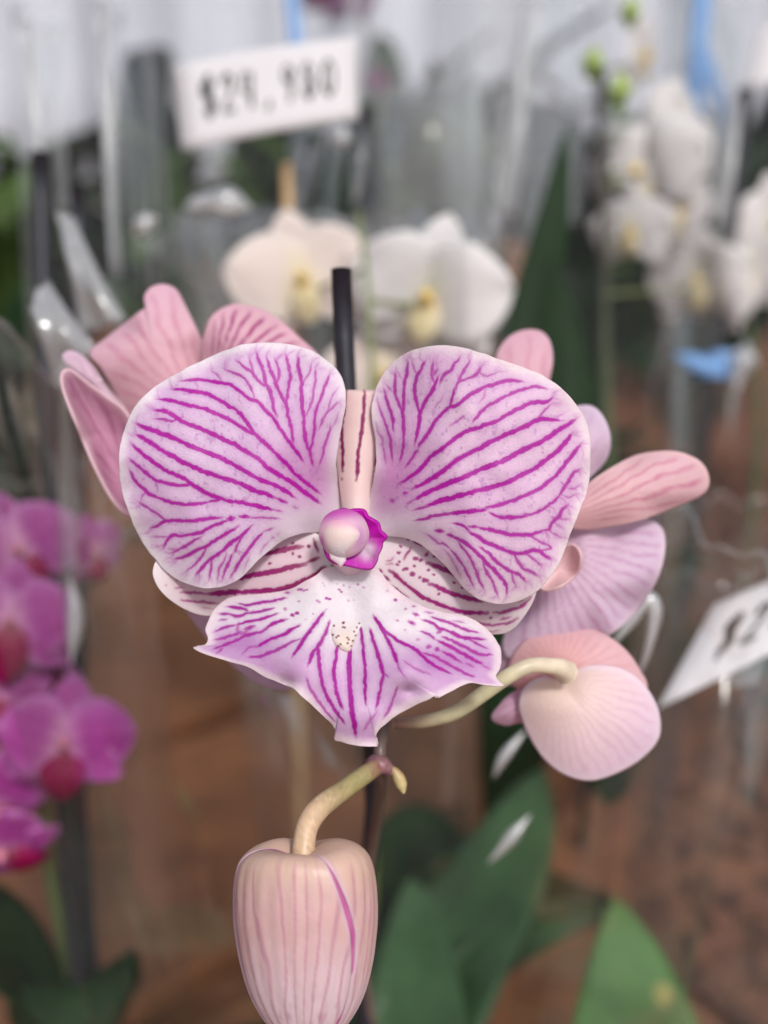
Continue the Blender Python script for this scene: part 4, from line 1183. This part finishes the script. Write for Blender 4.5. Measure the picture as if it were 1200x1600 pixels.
leafy('olive leafy plant at the upper left edge', -10, 330, 1.05, 0.46, 26, M_LEAF_O, 0.07)
leafy('green leafy plant behind the left price card', 260, 300, 1.30, 0.52, 28, M_LEAF_O, 0.09)
leafy('green leafy plant under the right end of the left price card', 520, 320, 1.5, 0.50, 26, M_LEAF_D, 0.09)
leafy('dark green leafy plant straight above the white blooms', 690, 300, 1.35, 0.52, 28, M_LEAF_O, 0.09)
leafy('dark green plant left of the striped flower, in shade', 10, 640, 0.75, 0.36, 22, M_LEAF_D, 0.07)
leafy('dark green plant behind the right hand white orchid', 900, 480, 0.9, 0.38, 22, M_LEAF_D, 0.08)
leafy('dark green plant low behind the pink buds on the right', 1020, 640, 0.75, 0.26, 18, M_LEAF_D, 0.07)
leafy('green plant filling the gap right of the tall dark leaf', 1110, 330, 1.3, 0.5, 24, M_LEAF_D, 0.09)

for k, (x, d, hh, mt, where) in enumerate(((-60, 1.7, 0.56, M_LEAF_O, 'at the left end of the back row'), (90, 1.9, 0.56, M_LEAF_O, 'in the back row behind the tall clear sleeve'), (230, 1.75, 0.60, M_LEAF_D, 'in the back row left of the price card'),
                                      (400, 2.0, 0.58, M_LEAF_O, 'in the back row below the price card'), (600, 1.8, 0.60, M_LEAF_D, 'in the back row right of the price card'), (720, 2.0, 0.62, M_LEAF_D, 'in the back row above the white blooms'),
                                      (860, 1.8, 0.56, M_LEAF_D, 'in the back row behind the tall dark leaf'), (1010, 2.0, 0.56, M_LEAF_O, 'in the back row behind the tall white orchid'), (1180, 1.8, 0.56, M_LEAF_D, 'at the right end of the back row'))):
    leafy('leafy plant ' + where, x, 330, d, hh, 24, mt, 0.13, 0.62)

# the tall dark leaf between the white orchids
tl = P(885, 205, 0.62)
te = empty('leafy_plant', ground_under(P(830, 700, 0.5)))
tag(te, 'tall single dark green leaf standing between the white orchids', 'plant', 'leafy plants behind the orchids')
leaf(te, [ground_under(P(830, 700, 0.5), 0.0), P(815, 720, 0.5), P(832, 500, 0.5), P(866, 330, 0.5), P(886, 192, 0.5)], px(118, 0.5), M_LEAF_D, 0.2, side=RIGHT)
leaf(te, [ground_under(P(830, 700, 0.5), 0.0), P(868, 760, 0.5), P(900, 640, 0.49), P(882, 480, 0.5), P(838, 370, 0.5)], px(86, 0.5), M_LEAF_D, 0.2, side=RIGHT)

# spotted leaf at the lower right: its plant stands below the frame
b5 = ground_under(P(1010, 1900, 0.36), 0.08)
p5 = empty('orchid_plant', ground_under(b5))
tag(p5, 'orchid leaf pointing up at the lower right, green with yellow spots', 'plant')
leaf(p5, [b5, P(1000, 1760, 0.36), P(990, 1600, 0.37), P(978, 1500, 0.38), P(962, 1402, 0.39)], px(300, 0.37), M_LEAF_S, 0.12, side=RIGHT, point=2.0)

# ---------------------------------------------------------------- stakes of the neighbours
stake('dark stake inside the tall clear sleeve at the upper left', [P(64, 240, 0.38), P(66, 420, 0.38), P(78, 700, 0.38), P(90, 1000, 0.385), P(104, 1340, 0.39), ground_under(P(110, 1500, 0.40))], 0.0038)
stake('shorter dark stake beside the taller one at the upper left', [P(122, 288, 0.40), P(122, 500, 0.40), P(124, 900, 0.40), P(128, 1330, 0.405), ground_under(P(128, 1500, 0.41))], 0.0032)
stake('dark stake behind the green buds of the tall white orchid', [P(938, 110, 0.57), P(940, 400, 0.575), P(945, 800, 0.6), ground_under(P(945, 900, 0.62))], 0.0032)
stake('leaning black stake at the right beside the white blooms', [P(1165, 140, 0.60), P(1140, 360, 0.61), P(1105, 640, 0.62), ground_under(P(1085, 800, 0.64))], 0.0050)
stake('slim dark stake right of the left price card', [P(572, 165, 0.66), P(570, 330, 0.67), P(572, 700, 0.7), ground_under(P(572, 800, 0.72))], 0.0048)
stake('pale bamboo stick under the left price card', [P(448, 258, 0.5), P(450, 340, 0.5), P(452, 600, 0.52), ground_under(P(452, 800, 0.55))], 0.0030, mat=M_WOODSTICK)

# ---------------------------------------------------------------- clay pots
def clay_pot(label, x, y, d, r, h):
    g = ground_under(P(x, y, d))
    n = 40
    prof = [(0.0, 0.005), (0.72, 0.005), (0.74, 0.0), (0.95, 0.80), (1.06, 0.80), (1.08, 1.0), (0.98, 1.0), (0.94, 0.82), (0.70, 0.10), (0.0, 0.10)]
    th = np.arange(n) / n * 2 * np.pi
    V = np.array([[(g[0] + r * a * math.cos(t), g[1] + r * a * math.sin(t), g[2] + h * b) for a, b in prof] for t in th]).reshape(-1, 3)
    o = mk('clay_pot', V, grid_faces(n, len(prof), True), M_CLAY, None, smooth=False, origin=g)
    return tag(o, label, 'pot', 'clay pots behind the dark leaf')


clay_pot('pale clay pot right of the tall dark leaf', 905, 400, 1.5, 0.042, 0.37)
clay_pot('pale clay pot left of the tall dark leaf', 812, 400, 1.55, 0.06, 0.345)

# ---------------------------------------------------------------- price cards
GLYPH = {'$': [[(.8, .8), (.5, .9), (.2, .75), (.3, .55), (.7, .45), (.8, .25), (.5, .1), (.15, .2)], [(.55, 1.05), (.45, -.08)]],
         '2': [[(.15, .75), (.35, .95), (.7, .9), (.75, .65), (.45, .35), (.1, .05), (.85, .08)]],
         '4': [[(.3, .95), (.15, .45), (.8, .42)], [(.7, .9), (.62, 0)]],
         '9': [[(.75, .8), (.45, .95), (.2, .75), (.35, .52), (.72, .6), (.75, .85), (.65, .3), (.5, 0)]],
         '8': [[(.7, .85), (.35, .92), (.25, .7), (.6, .5), (.75, .25), (.45, .03), (.2, .2), (.45, .48), (.72, .72), (.7, .85)]],
         '0': [[(.5, .95), (.2, .7), (.18, .3), (.45, .03), (.78, .25), (.8, .7), (.5, .95)]],
         '.': [[(.4, .08), (.5, .1), (.45, .0), (.35, -.12)]]}


def card(label, d, TL, TR, BR, BL, text, x0, x1, y0, y1, slope=0.0, thick=0.0045, dd=(0, 0, 0, 0), prongs=()):
    q = [P(TL[0], TL[1], d + dd[0]), P(TR[0], TR[1], d + dd[1]), P(BR[0], BR[1], d + dd[2]), P(BL[0], BL[1], d + dd[3])]
    g = 9
    s = np.linspace(0, 1, g)

    def at(a, b):                            # a across, b up
        a = np.asarray(a)[..., None]; b = np.asarray(b)[..., None]
        return (q[3] * (1 - a) + q[2] * a) * (1 - b) + (q[0] * (1 - a) + q[1] * a) * b
    nrm = np.cross(q[2] - q[3], q[0] - q[3]); nrm /= np.linalg.norm(nrm)
    if nrm @ FWD > 0: nrm = -nrm
    A, B = np.meshgrid(s, s, indexing='ij')
    bow = (0.0025 * np.sin(np.pi * A) * 1.0)[..., None] * nrm
    pts = at(A, B) + bow
    cd_ = mk('price_card', pts.reshape(-1, 3), grid_faces(g, g), M_CARD, None, solid=0.0006)
    tag(cd_, label, 'price card', 'handwritten price cards')
    V, F = [], []
    n = len(text)
    cw = (x1 - x0) / n
    W = np.linalg.norm(q[2] - q[3]); H = np.linalg.norm(q[0] - q[3])
    wdt = thick * W
    for i, ch in enumerate(text):
        for st in GLYPH[ch]:
            p = np.array(st, float)
            p = resample(catmull(p), 26) if len(p) > 2 else resample(p, 8)
            a = x0 + cw * (i + 0.12 + 0.76 * p[:, 0]); b = y0 + slope * i + (y1 - y0) * p[:, 1] + random.uniform(-.01, .01)
            w3 = at(a, b) + (0.0025 * np.sin(np.pi * np.clip(a, 0, 1)))[:, None] * nrm + nrm * 0.0006
            tg = np.gradient(w3, axis=0); tg /= np.linalg.norm(tg, axis=1)[:, None] + 1e-12
            sd = np.cross(tg, nrm)
            wv_ = wdt * (1.5 if ch == '$' else 1.0) * (0.9 + 0.25 * np.sin(np.linspace(0, 6, len(a)) + i))[:, None]
            o = len(V)
            for l, r_ in zip(w3 - sd * wv_, w3 + sd * wv_):
                V += [l, r_]
            for k in range(len(a) - 1):
                F.append([o + 2 * k, o + 2 * k + 1, o + 2 * k + 3, o + 2 * k + 2])
    t = mk('lettering', np.array(V), F, M_INK, cd_)
    # clear prongs that hold the card
    for fx in prongs:
        a = at(fx, 0.04) - nrm * 0.001
        tube('holder_prong', [a + UP * 0.006, a - UP * 0.006, a - UP * 0.02 + RIGHT * 0.004 * (0.5 - fx)], 0.0011, M_PRONG, cd_, 8, 10)
    return cd_


def prong():
    m, nt, b, out = newmat('clear_plastic')
    b.inputs['Base Color'].default_value = (0.85, 0.87, 0.9, 1)
    b.inputs['Transmission Weight'].default_value = 0.8
    b.inputs['Roughness'].default_value = 0.1
    return m


M_PRONG = prong()
card('white price card reading $24.980 in black marker at the upper left', 0.40, (268, 103), (557, 58), (560, 186), (284, 236), '$24.980', 0.13, 0.90, 0.32, 0.78, 0.0, 0.011, (0, 0, 0, 0), ())
card('white price card beginning $28 slanting out of the right edge', 0.30, (1116, 944), (1446, 809), (1391, 933), (1026, 1108), '$28.980', 0.12, 0.95, 0.30, 0.72, 0.0, 0.0065, (0.012, 0.03, 0.012, 0))
card('white price card whose corner shows at the upper right edge', 0.60, (1185, 40), (1420, -20), (1400, 100), (1163, 142), '$24.980', 0.16, 0.92, 0.3, 0.7, 0.0, 0.010)

# ---------------------------------------------------------------- clear sleeves round the plants


def sleeve(label, bot, top, rb, rt, a0=0, a1=360, mat=None, rim=0.0, pleat=0.05, seed=0, tilt=0.0, nu=160, nv=40, rimf=None):
    """film cone from the pot at bot to its open rim round top; a0..a1 in degrees, 0 = right, 90 = away"""
    bot = np.asarray(bot, float); top = np.asarray(top, float)
    th = np.radians(np.linspace(a0, a1, nu)); t = np.linspace(0, 1, nv)
    TH, TT = np.meshgrid(th, t, indexing='ij')
    hgt = np.ones_like(TH)
    if rimf is not None:
        hgt = rimf(np.degrees(TH))
    hgt = hgt + 0.012 * np.sin(TH * 17 + seed) + 0.008 * np.sin(TH * 41 + seed)
    K = TT * hgt
    r = rb + (rt - rb) * K
    pl_ = pleat * K * (0.5 * np.sin(TH * 7 + seed + 2 * K) + 0.35 * np.sin(TH * 13 + 2 * seed) + 0.25 * (fnoise(TH * 8 + seed, K * 5) - .5) * 2)
    r = r * (1 + pl_)
    ax = bot[None, None] + (top - bot)[None, None] * K[..., None]
    V = ax + np.stack([r * np.cos(TH), r * np.sin(TH), np.zeros_like(r)], -1)
    closed = abs(a1 - a0) >= 359
    if closed:
        V = V[:-1]
    o = mk('cellophane_sleeve', V.reshape(-1, 3), grid_faces(V.shape[0], nv, closed), mat or M_FILM, None)
    rimp = V[::4, -1]
    if closed:
        rimp = np.vstack([rimp, rimp[:1]])
    tube('film_rim', rimp, 0.0004, M_RIM, o, 6, len(rimp) * 2, cap=False)
    return tag(o, label, 'plant sleeve', 'clear plastic sleeves round the potted plants')


gu = ground_under
# the open sleeve of the striped orchid: back and sides only, its front is cut low
fb = np.array([BASE[0], BASE[1] + 0.03, 0.11])
ft = P(600, 640, 0.27)
front_sleeve = sleeve('clear sleeve standing open round the striped orchid', fb, ft, 0.085, 0.115, -10, 190, M_FILM_F, seed=1, pleat=0.035,
       rimf=lambda a: 0.84 + 0.16 * sstep(60, 180, a) + 0.10 * sstep(150, 182, a))
tall_sleeve = sleeve('tall clear sleeve reaching the top at the left', gu(P(110, 1000, 0.46), 0.05), P(108, 30, 0.46), 0.03, px(82, 0.46), 0, 360, M_FILM, seed=2, pleat=0.08)
cream_sleeve = sleeve('clear sleeve with a shining rim round the creamy white orchid', gu(c0, 0.1), P(530, 345, 0.46), 0.05, px(255, 0.46), 0, 360, M_FILM, seed=3, pleat=0.05)
right_sleeve = sleeve('clear sleeve round the tall white orchid on the right', gu(c1, 0.1), P(990, -40, 0.57), 0.05, px(170, 0.57), 0, 360, M_FILM, seed=4, pleat=0.06)
sleeve('clear sleeve round the magenta orchid', gu(c3, 0.08), P(30, 820, 0.38), 0.05, px(190, 0.38), 0, 360, M_FILM, seed=5, pleat=0.05)
sleeve('clear sleeve at the right edge behind the slanting card', gu(P(1180, 1500, 0.42), 0.05), P(1190, 850, 0.42), 0.05, px(190, 0.42), 0, 360, M_FILM, seed=6, pleat=0.05)
sleeve('milky sleeve rising behind the tall dark leaf', gu(P(810, 500, 0.85), 0.1), P(800, -60, 0.85), 0.06, px(110, 0.85), 0, 360, M_FILM_M, seed=7, pleat=0.08)
sleeve('milky sleeve behind the right end of the left price card', gu(P(660, 500, 0.8), 0.1), P(650, -40, 0.8), 0.06, px(95, 0.8), 0, 360, M_FILM_M, seed=8, pleat=0.08)
sleeve('clear sleeve behind the left price card', gu(P(350, 500, 0.75), 0.1), P(370, -30, 0.75), 0.06, px(190, 0.75), 0, 360, M_FILM, seed=9, pleat=0.08)
sleeve('clear sleeve at the upper right edge', gu(c2, 0.1), P(1180, -20, 0.68), 0.05, px(130, 0.68), 0, 360, M_FILM, seed=10, pleat=0.08)


def fold(owner, pts, r, seed=0, mat=None):
    """a rolled crease of film; with M_GLINT, a highlight put in as milky white"""
    c = resample(catmull(np.array(pts)), 40)
    k = np.arange(40)
    c = c + (0.0008 * np.sin(k * 0.11 + seed))[:, None] * RIGHT + (0.0008 * np.sin(k * 0.09 + seed))[:, None] * FWD
    rr = r * np.sin(np.pi * np.linspace(0.03, 0.97, 40)) ** 1.3 * (0.5 + 0.8 * fnoise(k / 14.0 + seed, np.full(40, seed * 1.7), 1))
    return tube('film_fold_or_glint', c[::1], rr, mat or M_FOLD, owner, 12, 80, cap=False)


fold(front_sleeve, [P(82, 520, 0.33), P(95, 640, 0.33), P(104, 760, 0.33), P(110, 880, 0.33), P(116, 1060, 0.33)], 0.0038, 1)
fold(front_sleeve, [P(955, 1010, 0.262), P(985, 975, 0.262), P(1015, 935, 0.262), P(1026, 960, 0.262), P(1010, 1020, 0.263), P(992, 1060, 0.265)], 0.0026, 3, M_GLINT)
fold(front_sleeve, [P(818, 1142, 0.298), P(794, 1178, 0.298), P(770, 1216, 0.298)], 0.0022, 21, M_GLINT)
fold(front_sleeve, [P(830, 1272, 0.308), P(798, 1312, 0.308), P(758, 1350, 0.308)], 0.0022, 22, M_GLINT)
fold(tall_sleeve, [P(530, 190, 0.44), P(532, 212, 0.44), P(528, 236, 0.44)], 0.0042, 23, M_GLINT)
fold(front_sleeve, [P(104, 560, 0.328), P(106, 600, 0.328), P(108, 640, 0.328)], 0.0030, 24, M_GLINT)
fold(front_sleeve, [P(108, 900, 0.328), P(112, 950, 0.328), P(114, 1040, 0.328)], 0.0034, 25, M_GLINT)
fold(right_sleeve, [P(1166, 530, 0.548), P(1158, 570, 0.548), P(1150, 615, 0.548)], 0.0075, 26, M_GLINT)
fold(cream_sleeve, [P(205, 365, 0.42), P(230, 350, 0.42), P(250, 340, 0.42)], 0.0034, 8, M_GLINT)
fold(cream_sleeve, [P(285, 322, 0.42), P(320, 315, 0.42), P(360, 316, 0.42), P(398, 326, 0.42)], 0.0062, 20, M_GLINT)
fold(cream_sleeve, [P(520, 190, 0.45), P(500, 240, 0.45), P(478, 330, 0.45)], 0.0034, 9)
fold(cream_sleeve, [P(575, 200, 0.46), P(560, 280, 0.46), P(548, 330, 0.46)], 0.0022, 10)
fold(cream_sleeve, [P(742, 370, 0.42), P(740, 430, 0.42), P(736, 500, 0.42)], 0.0024, 11)
fold(tall_sleeve, [P(40, 30, 0.46), P(52, 150, 0.46), P(60, 260, 0.46)], 0.0034, 12)
fold(tall_sleeve, [P(160, 10, 0.47), P(176, 200, 0.47), P(184, 430, 0.47)], 0.0030, 13)
fold(right_sleeve, [P(1165, 530, 0.55), P(1150, 600, 0.55), P(1140, 700, 0.55)], 0.0060, 14)
fold(right_sleeve, [P(1130, 420, 0.55), P(1060, 480, 0.55), P(1010, 640, 0.56)], 0.0030, 15)



def flap(owner, quad, d, bulge, name='film_flap', mat=None):
    """a loose corner of film: bowed sheet between four photo points"""
    q = [P(x, y, dd) for (x, y), dd in zip(quad, d)]
    g = np.linspace(0, 1, 14)
    A, B = np.meshgrid(g, g, indexing='ij')
    A = A[..., None]; B = B[..., None]
    V = (q[0] * (1 - A) + q[1] * A) * (1 - B) + (q[3] * (1 - A) + q[2] * A) * B
    V = V - FWD * bulge * np.sin(np.pi * A) * np.sin(np.pi * B) + FWD * 0.002 * np.sin(9 * A + 5 * B)
    return mk(name, V.reshape(-1, 3), grid_faces(14, 14), mat or M_FLAP, owner, solid=0.0001)


flap(front_sleeve, [(45, 480), (72, 434), (150, 545), (92, 610)], (0.30, 0.30, 0.29, 0.30), 0.012)
flap(front_sleeve, [(86, 330), (112, 335), (195, 500), (130, 520)], (0.33, 0.33, 0.31, 0.32), 0.01)
flap(front_sleeve, [(380, 1050), (470, 1090), (560, 1230), (480, 1260)], (0.30, 0.30, 0.30, 0.30), 0.01, mat=M_FILM)

for own, quad, d_, b_, m_ in (
        (tall_sleeve, [(30, 30), (52, 30), (80, 330), (66, 330)], 0.42, 0.004, M_FLAP), (tall_sleeve, [(66, 36), (102, 36), (108, 330), (90, 330)], 0.425, 0.006, M_VEIL),
        (tall_sleeve, [(148, 0), (170, 0), (188, 430), (176, 430)], 0.45, 0.006, M_FLAP), 
        (cream_sleeve, [(772, 120), (790, 120), (770, 520), (748, 520)], 0.45, 0.006, M_VEIL), (cream_sleeve, [(736, 370), (757, 365), (748, 500), (734, 500)], 0.43, 0.004, M_FLAP),
        (cream_sleeve, [(205, 372), (380, 318), (590, 345), (560, 640)], 0.46, 0.02, M_VEIL), (cream_sleeve, [(590, 130), (760, 120), (770, 350), (600, 350)], 0.55, 0.02, M_VEIL),
        (right_sleeve, [(806, 0), (846, 0), (806, 340), (778, 340)], 0.55, 0.01, M_FLAP), (right_sleeve, [(1142, 150), (1160, 150), (1136, 350), (1116, 350)], 0.55, 0.006, M_FLAP),
        (right_sleeve, [(1040, 0), (1170, 0), (1130, 330), (1050, 300)], 0.66, 0.02, M_VEIL),
        (front_sleeve, [(1022, 910), (1215, 802), (1330, 1750), (800, 1750)], 0.33, 0.03, M_FILM)):
    flap(own, quad, (d_,) * 4, b_, mat=m_)

# ---------------------------------------------------------------- blue ribbons on the sleeves, and one painted sky reflection
def ribbon(label, pts, wd):
    c = resample(catmull(np.array(pts)), 24)
    V = np.stack([c - RIGHT * wd / 2, c + RIGHT * wd / 2], 1)
    o = mk('ribbon', V.reshape(-1, 3), grid_faces(24, 2), M_BLUE, None, solid=0.0004)
    return tag(o, label, 'ribbon', 'blue ribbons on the sleeves')


ribbon('long blue ribbon hanging at the upper right', [P(1100, -30, 0.62), P(1092, 60, 0.615), P(1085, 150, 0.62), P(1078, 235, 0.63)], px(30, 0.62))
ribbon('second blue ribbon end slanting beside the long one', [P(1090, 60, 0.625), P(1115, 130, 0.63), P(1140, 200, 0.63), P(1150, 240, 0.635)], px(26, 0.62))
ribbon('thin blue ribbon above the left price card', [P(452, -30, 0.6), P(458, 20, 0.6), P(464, 90, 0.6)], px(22, 0.6))

ribbon('small blue strip standing in for a sky reflection low on the right hand sleeve', [P(1072, 552, 0.55), P(1095, 570, 0.545), P(1112, 590, 0.55), P(1135, 548, 0.55)], px(44, 0.55))  # added strip, its blue stands for sky mirrored in the film

# ---------------------------------------------------------------- bark chips at the lower right
def bark():
    V, F = [], []
    rr = np.random.default_rng(5)
    for k in range(2600):
        x = rr.uniform(0.12, 1.3); y = rr.uniform(0.25, 1.5)
        if x < 0.12 + 0.25 * (y - 0.3):
            continue
        L, W, H = rr.uniform(0.006, 0.026), rr.uniform(0.004, 0.012), rr.uniform(0.002, 0.007)
        a, bt = rr.uniform(0, 6.28), rr.uniform(-.5, .5)
        ax = np.array([math.cos(a) * math.cos(bt), math.sin(a) * math.cos(bt), math.sin(bt)])
        sy = np.array([-math.sin(a), math.cos(a), 0]); sz = np.cross(ax, sy)
        c = np.array([x, y, rr.uniform(0.004, 0.02)])
        o = len(V)
        for i in (-1, 1):
            for j in (-1, 1):
                for l in (-1, 1):
                    V.append(c + ax * i * L * rr.uniform(.6, 1) + sy * j * W * rr.uniform(.6, 1) + sz * l * H)
        for f in ((0, 1, 3, 2), (4, 6, 7, 5), (0, 4, 5, 1), (2, 3, 7, 6), (0, 2, 6, 4), (1, 5, 7, 3)):
            F.append([o + i for i in f])
    o = mk('bark_mulch', np.array(V), F, M_BARK, None, smooth=False)
    tag(o, 'reddish brown bark chips strewn on the floor at the lower right', 'mulch', kind='stuff')


bark()
